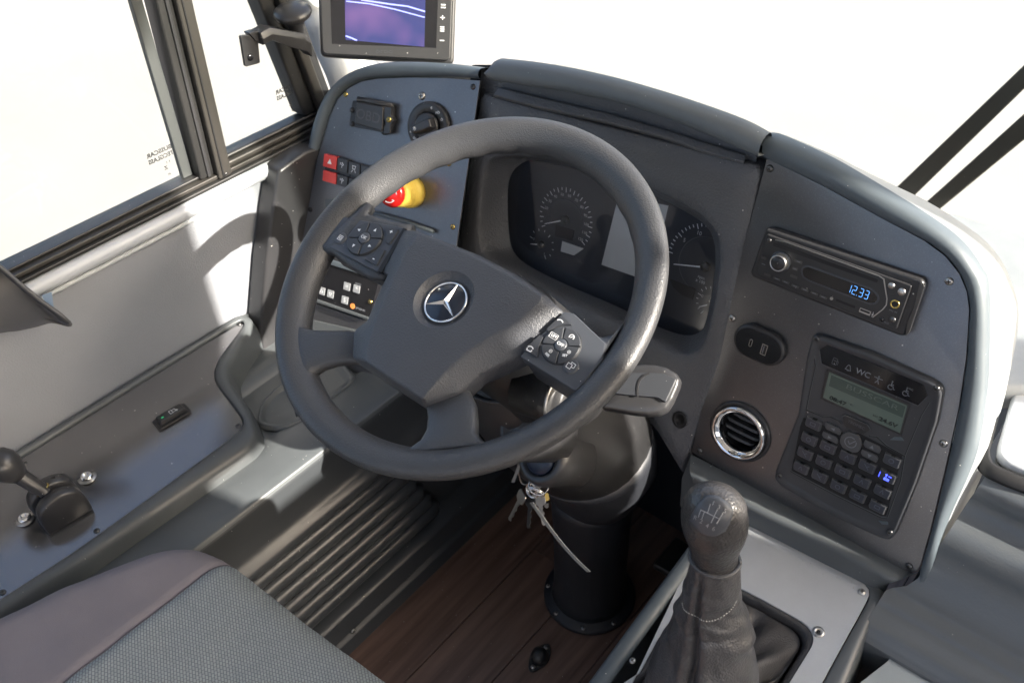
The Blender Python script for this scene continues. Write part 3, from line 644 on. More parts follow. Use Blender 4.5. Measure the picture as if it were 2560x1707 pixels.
oc += [FR_.k('C6', *q, -.05) for q in ((640,800),(520,1180))]
oc = [(p.x,p.y) for p in resamp(cr([(a,b,0) for a,b in oc], n=6), 70)]
op3 = [FR_.p(a, b, -.10 if i < 58 else -.10+.07*(i-58)/11) for i, (a, b) in enumerate(oc)]
rg2 = [list(edge)]
for t, hb2 in ((.12,.006),(.35,.016),(.62,.020),(.85,.012),(1,.0)): rg2.append([p.lerp(q, t) + (FR_.n*.7+V(.25,0,.25))*hb2 for p, q in zip(edge, op3)])
rg2.append([p + V(.004,.012,-.02) for p in op3]); rg2.append([p + V(.004,.06,-.25) for p in op3])
loft('dash_top', rg2, m_dashtop, db, closed=False)
# windscreen-side top of the dashboard (far, pale)
dsh = [at('B5', x, y, EZ, (0,0,.60)) for x, y in ((1380,505),(1814,625),(2400,800),(2400,1500),(1500,1500),(1300,700))]
prism('dash_shelf', [(p.x, p.y) for p in dsh], Fr((0,0,0), EX, EZ), .56, .60, m_dashtop, db, bevel=.01)
# skirt between right panel and gear console
l1 = P3(FR_, 'B6', [(62,862),(300,985),(500,1092),(900,1312),(1230,1490),(1300,1528),(1335,1522)], -.001)
l2 = P3(FR_, 'C5', [(340,0),(545,70),(790,190),(1200,400),(1640,640),(1810,760),(1900,800)], .012)
l3 = [FP.p(*FP.k('C5', x, y, .012), .012) for x, y in ((390,190),(560,290),(760,400),(1150,590),(1560,800),(1690,868),(1745,870))]
l4 = [FP.p(*FP.k('C5', x, y, .002), .002) for x, y in ((400,250),(560,340),(740,440),(1130,640),(1540,845),(1660,900),(1730,895))]
def rs_(L, n=40): return resamp(cr([tuple(p) for p in L], n=5), n)
l1, l3, l4 = rs_(l1), rs_(l3), rs_(l4)
sk = [l1]
for t, o in ((.25,.006),(.5,.011),(.75,.008)): sk.append([a.lerp(b, t) + V(0,-o,o*.9) for a, b in zip(l1, l3)])
sk += [l3, l4, [p+V(0,0,-.03) for p in l4]]
loft('lower_skirt', sk, m_cons, db, closed=False)
sl = P3(FR_, 'B6', [(62,862),(58,900),(20,960),(0,1050),(30,1200)], 0)
loft('skirt_side', [P3(FR_, 'B6', [(62,862),(10,1000),(0,1150),(90,1240)], .0), P3(FR_, 'B6', [(100,935),(115,990),(150,1080),(300,1240)], .012), ], m_cons, db, closed=False)
box('dash_underside', -.50, .46, .40, .46, .0, .55, m_boot, db)  # footwell bulkhead, widened to block a sun spot on the floor
box('sun_block_base', .505, 1.88, .22, .90, 0, .35, m_boot, db)  # unseen box added to keep sun off the footwell floor
prism('dash_side', [FWL.k('A', x, y, .04) for x, y in ((642,392),(628,480),(612,600),(600,745),(600,900),(760,900),(760,330),(700,350))], FWL, .001, .04, m_black, db, bevel=.006)
prism('seam_backing', [FR_.k('A', *q, -.02) for q in ((1085,150),(1150,150),(1100,560),(1050,900),(960,900),(1030,560))], FR_, -.026, -.02, m_dark, db, bevel=0)
# ------------------------------------------------------------------ instrument cluster
ic = empty('instrument_cluster', FR_.p(c_[0], c_[1], -.05), 'dark instrument cluster with speedometer, grey display and rev counter behind the wheel', 'instrument cluster')
FI = Fr(FR_.p(c_[0], c_[1], -.045), EX, FR_.n)
prism('dial_face', [((a-c_[0])*1.06, (b-c_[1])*1.1) for a, b in gl], FI, -.012, -.010, m_glassc, ic, bevel=0)
prism('lens', [(a-c_[0], b-c_[1]) for a, b in gl], FI, -.0005, .0005, m_cglass, ic, bevel=0)
H = -.010
def dial(name, cx, cy, rx, t0, t1, nmaj, nmin, need, labels, lr, lsz, scale=1):
    a0, b0 = FI.k('B4', cx, cy, H); f = FI.sub(a0, b0, H)
    tk = []; 
    for i in range(nmaj*nmin+1):
        t = radians(t0+(t1-t0)*i/(nmaj*nmin)); big = i % nmin == 0
        tk.append([((rx-(.0065 if big else .0035)*scale)*cos(t), (rx-(.0065 if big else .0035)*scale)*sin(t)), (rx*cos(t), rx*sin(t))])
    dl = strokes(name, f, tk, .0011*scale, m_print, ic, h=.0003)
    for i, s in enumerate(labels):
        if s == '': continue
        t = radians(t0+(t1-t0)*i/(len(labels)-1)); text(s, f, (rx-lr)*cos(t), (rx-lr)*sin(t), lsz, m_lab, ic, h=.0004)
    if rx > .03: torus('dial_ring', f, rx-.0175, .0005, m_dprint, ic, N=64, n=5)
    tn = radians(need); n0, n1 = (-.006, rx*.8)
    prism('needle', [(cos(tn)*n0-sin(tn)*.0012, sin(tn)*n0+cos(tn)*.0012), (cos(tn)*n0+sin(tn)*.0012, sin(tn)*n0-cos(tn)*.0012), (cos(tn)*n1+sin(tn)*.0005, sin(tn)*n1-cos(tn)*.0005), (cos(tn)*n1-sin(tn)*.0005, sin(tn)*n1+cos(tn)*.0005)], f, .003, .004, m_gauge, ic, bevel=0)
    revolve('needle_hub', f, [(.007*scale,0),(.0065*scale,.0045),(.0005,.0052)], m_black, ic, n=18)
dial('speedometer', 518, 880, .0475, 212, -33, 13, 2, 208, ['','','20','30','40','50','60','70','80','90','100','110','120'], .0105, .0062)
text('km/h', FI, *FI.k('B4', 505, 928, H), .0065, m_lab, ic, h=H+.0004)
dial('fuel_gauge', 400, 1000, .0235, 170, -60, 2, 4, 197, ['0','','1'], .008, .005, .8)
dial('rev_counter', 1205, 1110, .058, 180, -10, 6, 5, 196, ['','5','10','15','20','25',''], .0125, .0078)
text('rpm', FI, *FI.k('B4', 1183, 1163, H), .0062, m_lab, ic, h=H+.0004); text('x 100', FI, *FI.k('B4', 1178, 1183, H), .0062, m_lab, ic, h=H+.0004)
dial('pressure_gauge', 1235, 1290, .0235, 240, 90, 2, 4, 215, ['','0',''], .007, .006, .8)
prism('display', [FI.k('B4', *q, H) for q in ((778,765),(1022,812),(935,1185),(695,1100))], FI, H, H+.001, m_lcd, ic, bevel=0)
prism('small_display', [FI.k('B4', *q, H) for q in ((503,985),(608,1022),(560,1055),(495,1035))], FI, H, H+.001, m_lcd, ic, bevel=0)
prism('dark_display', [FI.k('B4', *q, H) for q in ((1030,1170),(1155,1220),(1140,1270),(1090,1250),(1045,1210))], FI, H, H+.001, m_dark, ic, bevel=0)
prism('small_window', [FI.k('B4', *q, H) for q in ((470,905),(560,935),(550,985),(465,960))], FI, H, H+.0006, m_dark, ic, bevel=0)
m_lettr = mat('embossed_letters', (.075,.075,.078), .35)
# ------------------------------------------------------------------ things on the left panel
ob = empty('diagnostic_socket', FL.p(*FL.k('B2', 700, 900)), 'black square socket cover embossed OBD on the left dash panel', 'socket cover')
hh = .016
prism('socket_base', rnd([FL.k('B2', *q) for q in ((590,790),(880,840),(870,1050),(560,990))], .003), FL, 0, .007, m_black, ob, bevel=.001)
prism('flap', rnd([FL.k('B2', *q, hh) for q in ((600,800),(808,838),(800,1032),(582,970))], .003), FL, .007, hh, m_shiny if 0 else m_black, ob, bevel=.0025, seg=3)
text('OBD', FL, *FL.k('B2', 692, 915, hh), .021, m_lettr, ob, h=hh, rot=-.02, ext=.0006)
a_, b_ = FL.k('B2', 600, 778, .014), FL.k('B2', 870, 832, .014)
tube('hinge', [FL.p(*a_, .010), FL.p(*b_, .010)], .0042, m_black, ob, n=10)
prism('latch', rnd([FL.k('B2', *q, .014) for q in ((812,835),(870,835),(866,905),(886,945),(862,985),(858,1045),(812,1055),(806,1000),(826,975),(808,930))], .002), FL, .002, .013, m_black, ob, bevel=.001)
screw(FL, *FL.k('B2', 855, 940, .013), .013, .0045, ob, m_brass)
for q in ((570,865),(570,975),(818,1038)): revolve('stud', FL.sub(*FL.k('B2', *q, .006)), [(.0042,0),(.0042,.008),(.003,.010)], m_black, ob, n=12)
# light switch
ls = empty('light_switch', FL.p(*FL.k('B2', 1165, 1000)), 'round black headlight switch knob at the top of the left dash panel', 'switch')
c0 = FL.k('B2', 1160, 995, .006); fs_ = FL.sub(*c0)
revolve('bezel', fs_, [(.036,0),(.036,.005),(.0345,.0075),(.031,.0085),(.022,.0078),(.0205,.006),(.0205,.0)], m_black, ls, n=48, caps=(True, False))
revolve('dial', fs_, [(.0195,.003),(.0195,.010),(.0185,.013),(.016,.0135),(.001,.0135)], m_black, ls, n=40)
kd = radians(-152); kf = fs_.sub(0,0,0,kd)
L = [(-.018,.0095),(.0,.0105),(.017,.008),(.021,.0),(.017,-.008),(.0,-.0105),(-.018,-.0095)]
prism('grip', rnd(L, .004), kf, .010, .027, m_black, ls, bevel=.003, seg=3, top=rnd([(a*.96,b*.62) for a,b in L], .003))
strokes('symbol', fs_, [[(.010*cos(kd)+.0028*cos(radians(t)), .010*sin(kd)+.0028*sin(radians(t))), (.010*cos(kd)+.0018*cos(radians(t)), .010*sin(kd)+.0018*sin(radians(t)))] for t in range(0,360,45)] + [[(.010*cos(kd)+x, .010*sin(kd)+y) for x, y in arc(0,0,.0012,0,360,8)]], .0005, m_print, ls, h=.0272)
for t, s in ((84,'0'),(58,'pD'),(32,'D'),(206,'#D'),(228,'0p')):
    text(s, fs_, .027*cos(radians(t)), .027*sin(radians(t)), .0055, m_print, ls, h=.0086)
# rocker block
for i, (q, mm, lab, sym) in enumerate(((((345,1203),(470,1234),(432,1452),(330,1420)), m_red, 'red hazard rocker switch with white triangle at the left end of the row', 0),
                     (((472,1236),(536,1262),(524,1480),(436,1453)), m_key, 'black rocker switch with lamp symbols right beside the red hazard switch', 1),
                     (((538,1263),(632,1290),(622,1505),(528,1481)), m_key, 'black rocker switch with vehicle symbol, second from the red hazard switch', 2),
                     (((634,1291),(728,1313),(716,1528),(626,1506)), m_key, 'blank black rocker switch third from the red hazard switch, partly behind the wheel rim', 3))):
    if i == 0: q = ((345,1203),(450,1228),(434,1452),(325,1420))
    if i == 1: q = ((452,1229),(536,1256),(524,1480),(436,1453))
    r_ = empty('rocker_switch', FL.p(*FL.k('B2', *q[0])), lab, 'switch', 'row of rocker switches on the left dash panel')
    P_ = [Vector(FL.k('B2', *z, .010)) for z in q]; ma, mb = P_[0].lerp(P_[3], .48), P_[1].lerp(P_[2], .48); mc, md = P_[0].lerp(P_[3], .58), P_[1].lerp(P_[2], .58)
    prism('frame', rnd([tuple(p) for p in P_], .001), FL, 0, .004, m_black, r_, bevel=.0004)
    def inset(Q): return shrink([tuple(p) for p in Q][::-1], .0006)
    prism('upper_rocker', inset([P_[0], P_[1], mb, ma]), FL, .003, .011, mm, r_, bevel=.0010)
    prism('lower_rocker', inset([mc, md, P_[2], P_[3]]), FL, .003, .009, mm, r_, bevel=.0010)
    c1 = (P_[0]+P_[1]+ma+mb)/4; c2 = (P_[2]+P_[3]+mc+md)/4
    if sym == 0: prism('triangle', [(c1.x-.0042,c1.y-.0035),(c1.x+.0042,c1.y-.0035),(c1.x,c1.y+.0042)], FL, .011, .0112, m_print, r_, bevel=0)
    if sym == 1:
        for c in (c1, c2): strokes('symbol', FL, [[(c.x-.004,c.y+.001),(c.x-.001,c.y+.001)],[(c.x-.004,c.y+.003),(c.x-.002,c.y+.003)],[(c.x,c.y-.004),(c.x,c.y+.004),(c.x+.003,c.y+.001),(c.x,c.y-.001)]], .0008, m_print, r_, h=.0112 if c is c1 else .0092)
    if sym == 2: strokes('symbol', FL, [[(c1.x-.003,c1.y+.005),(c1.x+.003,c1.y+.005),(c1.x+.002,c1.y),(c1.x-.002,c1.y),(c1.x-.003,c1.y+.005)],[(c1.x-.002,c1.y-.002),(c1.x-.004,c1.y-.005)],[(c1.x+.002,c1.y-.002),(c1.x+.004,c1.y-.005)]], .0008, m_print, r_, h=.0112)
# second row, mostly hidden behind the rim
a_ = [FL.k('B3', *q, .008) for q in ((250,780),(330,775),(340,830),(255,825))]
o = prism('key_switch', rnd(a_, .002), FL, 0, .009, m_bord, None, bevel=.0015); tag(o, 'small grey switch peeping out left of the wheel rim under the red hazard switch', 'switch')
# emergency stop
es = empty('emergency_button', FL.p(*FL.k('B3', 735, 745)), 'yellow and red emergency stop button seen through the steering wheel', 'emergency button')
fe = FL.sub(*FL.k('B3', 740, 740, .0)); 
revolve('collar', fe, [(.0235,0),(.0235,.012),(.0225,.014),(.0205,.016),(.0205,.040),(.0195,.042),(.0165,.043)], m_yel, es, n=40)
for z in (.020,.026,.032): torus('collar_ring', Fr(fe.p(0,0,z), fe.u, fe.n), .0205, .0008, m_yel, es, N=40, n=6)
revolve('cap', fe, [(.016,.040),(.016,.046),(.0195,.048),(.0205,.052),(.019,.057),(.014,.060),(.001,.061)], m_redcap, es, n=36)
for t0 in (10, 130, 250): strokes('arrow', fe, [arc(0,0,.0125,t0,t0+70,8),[(.0125*cos(radians(t0+72)),.0125*sin(radians(t0+72))),(.0098*cos(radians(t0+60)),.0098*sin(radians(t0+60)))]], .0012, m_redcap if 0 else m_print, es, h=.0602)
strokes('button_label_frame', FL, [[FL.k('B3', *q) for q in ((840,640),(885,690),(880,835),(860,850),(820,830),(805,815))]], .0004, m_orange if 0 else m_gprint, es, h=.0002)
# shelf edge under the upper panel
tube('panel_shelf', [FL.p(*FL.k('B3', *q, .006), .006) for q in ((420,850),(550,862),(700,905),(860,962))], .0032, m_bord, db, n=8)
# climate control
cc = empty('climate_control', FL.p(*FL.k('B3', 320, 1280)), 'black climate control unit with pale keys behind the left of the wheel', 'control unit')
hc = .010
prism('unit_body', rnd([FL.k('B3', *q, hc) for q in ((270,1112),(560,1215),(500,1452),(165,1335))], .003), FL, -.002, hc, m_shiny, cc, bevel=.0015)
prism('unit_top_edge', [FL.k('B3', *q, hc+.001) for q in ((275,1112),(560,1212),(556,1232),(265,1140))], FL, hc, hc+.003, m_bord, cc, bevel=.001)
prism('unit_lower_edge', [FL.k('B3', *q, hc+.001) for q in ((170,1325),(500,1440),(498,1456),(163,1342))], FL, hc, hc+.003, m_cons, cc, bevel=.001)
for (X, Y), s in zip(((235,1293),(284,1310),(376,1268),(430,1282),(364,1344)), ('A','V','=','*','S')):
    a, b = FL.k('B3', X, Y, hc); prism('key', rrect(a, b, .0125, .0125, .001), FL, hc, hc+.0012, m_lcd if 0 else mat('pale_key', (.30,.31,.32), .4), cc, bevel=.0003)
    if s in 'AV': d = 1 if s == 'A' else -1; strokes('symbol', FL, [[(a-.003,b-.002*d),(a,b+.003*d),(a+.003,b-.002*d),(a-.003,b-.002*d)]], .001, m_print, cc, h=hc+.0013)
    else: text(s, FL, a, b, .010, m_print, cc, h=hc+.0013)
text('AUTO', FL, *FL.k('B3', 438, 1255, hc), .004, m_gprint, cc, h=hc+.0001)
a, b = FL.k('B3', 407, 1378, hc); prism('orange_dot', circ(a, b, .0045, 16), FL, hc, hc+.0006, m_orange, cc, bevel=0)
text('SPHEROS', FL, *FL.k('B3', 450, 1396, hc), .0045, m_gprint, cc, h=hc+.0001)
screw(FL, *FL.k('B3', 505, 1355, hc), hc, .004, cc, m_brass)
prism('lower_blank_panel', rnd([FL.k('B3', *q, .004) for q in ((165,1352),(495,1465),(470,1520),(140,1440))], .002), FL, -.002, .004, m_panel, db, bevel=.001)
prism('lower_blank_panel', rnd([FL.k('B3', *q, .006) for q in ((140,1445),(470,1522),(450,1640),(120,1560))], .002), FL, -.002, .006, m_cons, db, bevel=.002)
# ------------------------------------------------------------------ things on the right panel
rd = empty('car_radio', FR_.p(*FR_.k('C7', 1000, 650)), 'black car radio with clock display 12.33 at the top of the right dash panel', 'radio')
h1, h2 = .014, .010
outl = rnd([FR_.k('C7', *q, h1) for q in ((285,85),(2040,670),(2070,740),(1850,1305),(1780,1300),(135,640),(110,590))], [.004,.006,.004,.004,.004,.004,.004])
prism('surround', [FR_.k('C7', *q, 0) for q in ((270,60),(2060,665),(1875,1310),(1840,1310),(112,635),(108,560))] if 0 else outl, FR_, 0, h1, m_black, rd, bevel=.004, seg=3, ang=50)
prism('side_trim', rnd([FR_.k('C7', *q, h1) for q in ((2020,690),(2072,730),(2050,800),(1900,1250),(1855,1305),(1880,1150),(1960,960))], .002), FR_, h1-.004, h1+.002, m_dsteel, rd, bevel=.0015)
FH = h1+.0035
prism('faceplate', rnd([FR_.k('C7', *q, FH) for q in ((298,158),(1925,738),(1755,1222),(180,600))], .002), FR_, h1-.002, FH, m_pod if 0 else m_black, rd, bevel=.0012)
prism('disc_slot', rnd([FR_.k('C7', *q, FH) for q in ((378,248),(1548,665),(1538,702),(368,288))], .0015), FR_, FH, FH+.0004, m_dark, rd, bevel=0)
strokes('slot_highlight', FR_, [[FR_.k('C7', *q, FH) for q in ((400,222),(500,240),(900,385),(1300,530),(1560,625),(1612,660),(1625,740),(1648,880),(1640,950),(1600,1000),(1490,1085))]], .0011, m_satin, rd, h=FH, ext=.0009)
dw = [FR_.k('C7', *q, FH) for q in ((700,520),(760,500),(1480,760),(1555,830),(1570,890),(1530,945),(1460,950),(780,690),(700,640),(680,570))]
prism('display_surround', rnd(dw, .003), FR_, FH, FH+.0012, m_pod, rd, bevel=.0006)
prism('display_window', rnd([(dw_[0], dw_[1]) for dw_ in shrink(dw[::-1], .0022)], .003), FR_, FH+.0010, FH+.0014, m_shiny, rd, bevel=0)
def seg7(ch, x, y, w_, hh_):
    S = {'1':'bc','2':'abged','3':'abgcd'}[ch]; L = dict(a=((0,2),(1,2)), b=((1,2),(1,1)), c=((1,1),(1,0)), d=((0,0),(1,0)), e=((0,1),(0,0)), g=((0,1),(1,1)))
    out = []
    for s in S:
        p, q = L[s]; p = Vector((x+p[0]*w_, y+p[1]*hh_/2)); q = Vector((x+q[0]*w_, y+q[1]*hh_/2)); d = (q-p)*.12; out.append([tuple(p+d), tuple(q-d)])
    return out
a, b = FR_.k('C7', 1240, 760, FH); D = []
for i, ch in enumerate('1233'):
    D += seg7(ch, a-.003+i*.0062 + (.0015 if i > 1 else 0), b-.0052, .0038, .0095)
D += [[(a+.0086, b-.0052),(a+.0090, b-.0050)]]
dg_ = strokes('clock_digits', FR_, D, .0006, m_bclock, rd, h=FH+.0015)
kn = FR_.k('C7', 425, 485, FH+.008); kf = FR_.sub(*kn, FH)
revolve('knob_ring', kf, [(.0125,0),(.012,.0015),(.0105,.0018)], m_pod, rd, n=32)
revolve('volume_knob', kf, [(.0102,0),(.0102,.008),(.0096,.0092),(.0088,.0096),(.0084,.0090)], m_satin, rd, n=36)
revolve('knob_face', kf, [(.0086,.0085),(.0080,.0094),(.001,.0090)], m_black, rd, n=32)
def rb(q, w1, w2, name='radio_key', m=m_dsteel):
    a, b = FR_.k('C7', *q, FH); prism(name, rrect(a, b, w1, w2, .0008), FR_, FH, FH+.0011, m, rd, bevel=.0004)
for q in ((268,420),(618,545)): rb(q, .0065, .0038)
rb((655,465), .0098, .0036); rb((605,632), .0085, .0036)
for q in ((310,612),(415,655),(515,693),(620,738),(730,778),(835,818),(935,860)): rb(q, .0088, .0034)
for q, r, m in (((330,228),.0027,m_dsteel),((1697,735),.0036,m_satin),((1812,803),.0042,m_satin),((1708,1115),.0036,m_dsteel),((1590,1112),.0025,m_shiny)):
    revolve('round_key', FR_.sub(*FR_.k('C7', *q, FH), FH), [(r,0),(r,.0010),(r*.8,.0016),(.0005,.0016)], m, rd, n=20)
jk = FR_.sub(*FR_.k('C7', 1735, 943, FH), FH)
torus('jack_ring', jk, .0042, .0011, m_brass, rd, N=28, n=8); prism('jack_hole', circ(0,0,.0036,18), jk, .0, .0004, m_dark, rd, bevel=0)
text('MIC IN', FR_, *FR_.k('C7', 1715, 1022, FH), .0028, m_gprint, rd, h=FH+.0001); text('AUX', FR_, *FR_.k('C7', 1640, 1152, FH), .0026, m_gprint, rd, h=FH+.0001)
text('MODE', FR_, *FR_.k('C7', 1800, 803, FH), .0019, m_print, rd, h=FH+.0017)
us = FR_.k('C7', 1402, 1025, FH); prism('usb_port', rrect(*us, .0125, .0052, .0004), FR_, FH, FH+.0010, m_satin, rd, bevel=.0002); prism('usb_slot', rrect(us[0], us[1]+.0006, .0108, .0022, .0002), FR_, FH+.001, FH+.0012, m_dark, rd, bevel=0)
strokes('usb_symbol', FR_, [[(us[0]+.0085,us[1]-.003),(us[0]+.0085,us[1]+.003)],[(us[0]+.0075,us[1]),(us[0]+.0085,us[1]-.001),(us[0]+.0095,us[1]+.001)]], .0004, m_print, rd, h=FH)
prism('card_slot', [FR_.k('C7', *q, FH) for q in ((1080,885),(1290,965),(1285,990),(1075,905))], FR_, FH, FH+.0003, m_dark, rd, bevel=0)
prism('reset_key', circ(*FR_.k('C7', 1027, 878, FH), .0019, 12), FR_, FH, FH+.0008, m_print if 0 else m_satin, rd, bevel=0)
strokes('radio_print', FR_, [[(q[0]-.002,q[1]),(q[0]+.002,q[1])] for q in [FR_.k('C7', *z, FH) for z in ((268,492),(660,465),(618,545),(415,655),(515,693),(620,738),(730,778),(835,818),(935,860))]], .0009, m_gprint, rd, h=FH+.0012)
rpn = [o for o in db.children if o.name.startswith('right_panel')][0]; cvv = FR_.k('B6', 322, 748, .008)
cv_ = prism('cutter', circ(*cvv, .0275, 40), FR_, -.03, .03, m_dark, None, bevel=0); boolean(rpn, cv_)
# usb charging socket
sk_ = empty('usb_socket', FR_.p(*FR_.k('B6', 440, 255)), 'oval black double USB charging socket left of the keypad unit', 'socket')
def stadium(cx, cy, L_, r, n=14): return [(cx+L_/2+r*cos(t), cy+r*sin(t)) for t in [(-pi/2+pi*i/n) for i in range(n+1)]] + [(cx-L_/2+r*cos(t), cy+r*sin(t)) for t in [(pi/2+pi*i/n) for i in range(n+1)]]
cs = FR_.k('B6', 437, 256, .010)
for nm, (h0, h1_), g_ in (('socket_body',(0,.010),0),): prism(nm, stadium(*cs, .024, .0222), FR_, h0, h1_, m_shiny if 0 else m_black, sk_, bevel=.004, seg=3)
prism('cap_edge', stadium(*cs, .024, .0185), FR_, .010, .0106, m_shiny, sk_, bevel=.0003)
c1 = FR_.k('B6', 396, 240, .0106); c2 = FR_.k('B6', 470, 278, .0106)
strokes('usb_c_port', FR_, [[(c1[0]+.0017*cos(t), c1[1]+.0032+.0017*sin(t)) for t in [pi*i/6 for i in range(7)]] + [(c1[0]-.0017*cos(t), c1[1]-.0032-.0017*sin(t)) for t in [pi*i/6 for i in range(7)]] + [(c1[0]+.0017, c1[1]+.0032)]], .0008, m_satin, sk_, h=.0106, ext=.0005)
strokes('usb_a_port', FR_, [[(c2[0]-.0033,c2[1]-.0068),(c2[0]+.0033,c2[1]-.0068),(c2[0]+.0033,c2[1]+.0068),(c2[0]-.0033,c2[1]+.0068),(c2[0]-.0033,c2[1]-.0068)]], .0008, m_satin, sk_, h=.0106, ext=.0005)
prism('port_hole', rrect(*c2, .0056, .0126, .0003), FR_, .0106, .0108, m_dark, sk_, bevel=0)
prism('port_tongue', rrect(c2[0]-.0008, c2[1], .0014, .0105, .0003), FR_, .0108, .0112, m_gprint, sk_, bevel=0)
# round air vent
av = empty('air_vent', FR_.p(*FR_.k('B6', 322, 748)), 'round air vent with chrome ring and dark slats on the right dash panel', 'air vent')
cv = FR_.k('B6', 322, 748, .008); fv = FR_.sub(*cv)
sv = 1.06
revolve('vent_base', fv, [(.043,0),(.0425,.003),(.039,.005),(.037,.0)], m_bord if 0 else m_black, av, n=48, caps=(False, False))
revolve('chrome_ring', fv, [(.0375,.002),(.0373,.007),(.0355,.0100),(.0335,.0100),(.0285,.0055),(.0268,.001),(.0268,-.004)], m_chrome, av, n=64, caps=(False, False))
revolve('vent_well', fv, [(.0272,.001),(.0268,-.012),(.026,-.04),(.0005,-.041)], m_dark, av, n=40, caps=(False, False))
for i, y in enumerate((-.0165,-.0055,.0055,.0165)):
    hw = sqrt(.0255**2-y*y); rg = []
    for s in range(13):
        x = -hw+2*hw*s/12; k = sqrt(max(0, 1-(x/hw)**2)); y0 = y+.0022*(1-(x/.0262)**2)
        rg.append([fv.p(x, y0-.0010, -.022), fv.p(x, y0-.0008-.0018, -.010+.007*k), fv.p(x, y0+.0004-.0018, -.009+.0078*k), fv.p(x, y0+.0016, -.010+.007*k), fv.p(x, y0+.0014, -.022)])
    loft('slat', rg, m_spoke, av, bevel=.0004)
box_ = prism('slat_link', rrect(.001, 0, .0022, .048, .0004), fv, -.020, -.014, m_black, av, bevel=0)
# ------------------------------------------------------------------ keypad control unit
ku = empty('keypad_unit', FR_.p(*FR_.k('C8', 700, 800)), 'black keypad unit with green display and rows of square keys on the right dash panel', 'control unit')
uo = [FR_.k('C8', *q) for q in ((395,92),(450,95),(800,215),(1250,415),(1305,455),(1322,500),(1285,700),(1130,1150),(985,1500),(940,1545),(890,1540),(550,1390),(160,1165),(118,1110),(130,1050),(290,650),(350,250))]
uo = rnd(uo, .004)
mid = shrink(uo, .007)
ctr_ = (sum(p[0] for p in uo)/len(uo), sum(p[1] for p in uo)/len(uo))
def scl(P, s): return [(ctr_[0]+(a-ctr_[0])*s, ctr_[1]+(b-ctr_[1])*s) for a, b in P]
loft('unit_frame', [[FR_.p(a, b, h) for a, b in P] for P, h in ((uo,0),(uo,.006),(scl(uo,.985),.0085),(scl(uo,.955),.0095),(scl(uo,.91),.0075),(scl(uo,.88),.0068),(scl(uo,.5),.0068))], m_unit, ku, bevel=0)
for q in ((405,133),(1258,487),(925,1510),(140,1108)): screw(FR_, *FR_.k('C8', *q, .009), .0088, .0036, ku, m_dark if 0 else m_dsteel)
HK = .0068
prism('icon_strip', [FR_.k('C8', *q, HK) for q in ((428,210),(485,172),(1165,455),(1195,535),(1130,605),(440,305))], FR_, HK, HK+.0016, m_shiny, ku, bevel=.0005)
strokes('strip_edge', FR_, [[FR_.k('C8', *q, HK) for q in ((428,215),(442,310),(1128,607),(1192,545))]], .0006, m_dprint, ku, h=HK+.0014)
prism('screen_surround', rnd([FR_.k('C8', *q, HK) for q in ((475,345),(1075,590),(1010,820),(430,560))], .001), FR_, HK, HK+.0012, m_black, ku, bevel=.0005)
prism('lcd_screen', [FR_.k('C8', *q, HK) for q in ((497,368),(1053,605),(1000,800),(452,548))], FR_, HK, HK+.0016, m_glcd, ku, bevel=0)
prism('lcd_band', [FR_.k('C8', *q, HK) for q in ((512,388),(1040,612),(1018,690),(495,465))], FR_, HK, HK+.0018, m_glcd2, ku, bevel=0)
d = Vector(FR_.k('C8',1053,605,HK))-Vector(FR_.k('C8',497,368,HK)); rr_ = atan2(d.y, d.x)
m_ltext = mat('lcd_text', (.012,.02,.017), .4); m_lband = mat('lcd_band_text', (.085,.115,.1), .4)
text('BUSSCAR', FR_, *FR_.k('C8', 800, 545, HK), .0088, m_lband, ku, h=HK+.0019, rot=rr_, sx=1.7)
text('08:47', FR_, *FR_.k('C8', 557, 572, HK), .0068, m_ltext, ku, h=HK+.0017, rot=rr_, sx=1.35, weight=.00025)
text('31', FR_, *FR_.k('C8', 655, 600, HK), .003, m_ltext, ku, h=HK+.0017, rot=rr_)
text('24.6V', FR_, *FR_.k('C8', 915, 725, HK), .0068, m_ltext, ku, h=HK+.0017, rot=rr_, sx=1.35, weight=.00025)
text('BAT', FR_, *FR_.k('C8', 825, 680, HK), .003, m_ltext, ku, h=HK+.0017, rot=rr_)
def ic_(cx, cy, L, wd=.0006, m=m_gprint, nm='icon', h=None, s=1):
    a, b = FR_.k('C8', cx, cy, HK); strokes(nm, FR_, [[(a+x*s, b+y*s) for x, y in l] for l in L], wd, m, ku, h=h or HK+.0017)
ic_(540, 292, [[(-.003,-.004),(-.003,.004),(.002,.004),(.002,-.004),(-.003,-.004)],[(-.002,.001),(.001,.001)],[(.002,.002),(.0035,.001),(.0035,-.003)]], m=m_dprint)
ic_(635, 335, [[(-.0035,-.003),(.0035,-.003)], [(-.003,-.003),(-.002,.001),(-.001,.003),(.001,.003),(.002,.001),(.003,-.003)], [(-.001,-.0038),(.001,-.0038)]])
text('WC', FR_, *FR_.k('C8', 738, 376, HK), .0098, m_gprint, ku, h=HK+.0017, rot=rr_*.3 if 0 else 0, weight=.0001)
ic_(845, 420, [[(-.0045,.0018),(0,.0012),(.0045,.0018)],[(0,.001),(0,-.001)],[(0,-.001),(-.002,-.005)],[(0,-.001),(.002,-.005)], arc(0,.0035,.0008,0,360,8)], .0009)
for X, Y in ((940,465),(1045,510)):
    ic_(X, Y, [[(-.0005,.005),(-.0005,.0),(.002,.0),(.003,-.003),(.0045,-.003)],[(-.0005,.002),(.002,.002)], arc(-.0005,-.0018,.0028,110,320,10), arc(-.0005,.0055,.0005,0,360,6)], .0008)
text('WC', FR_, *FR_.k('C8', 1078, 490, HK), .003, m_gprint, ku, h=HK+.0017)
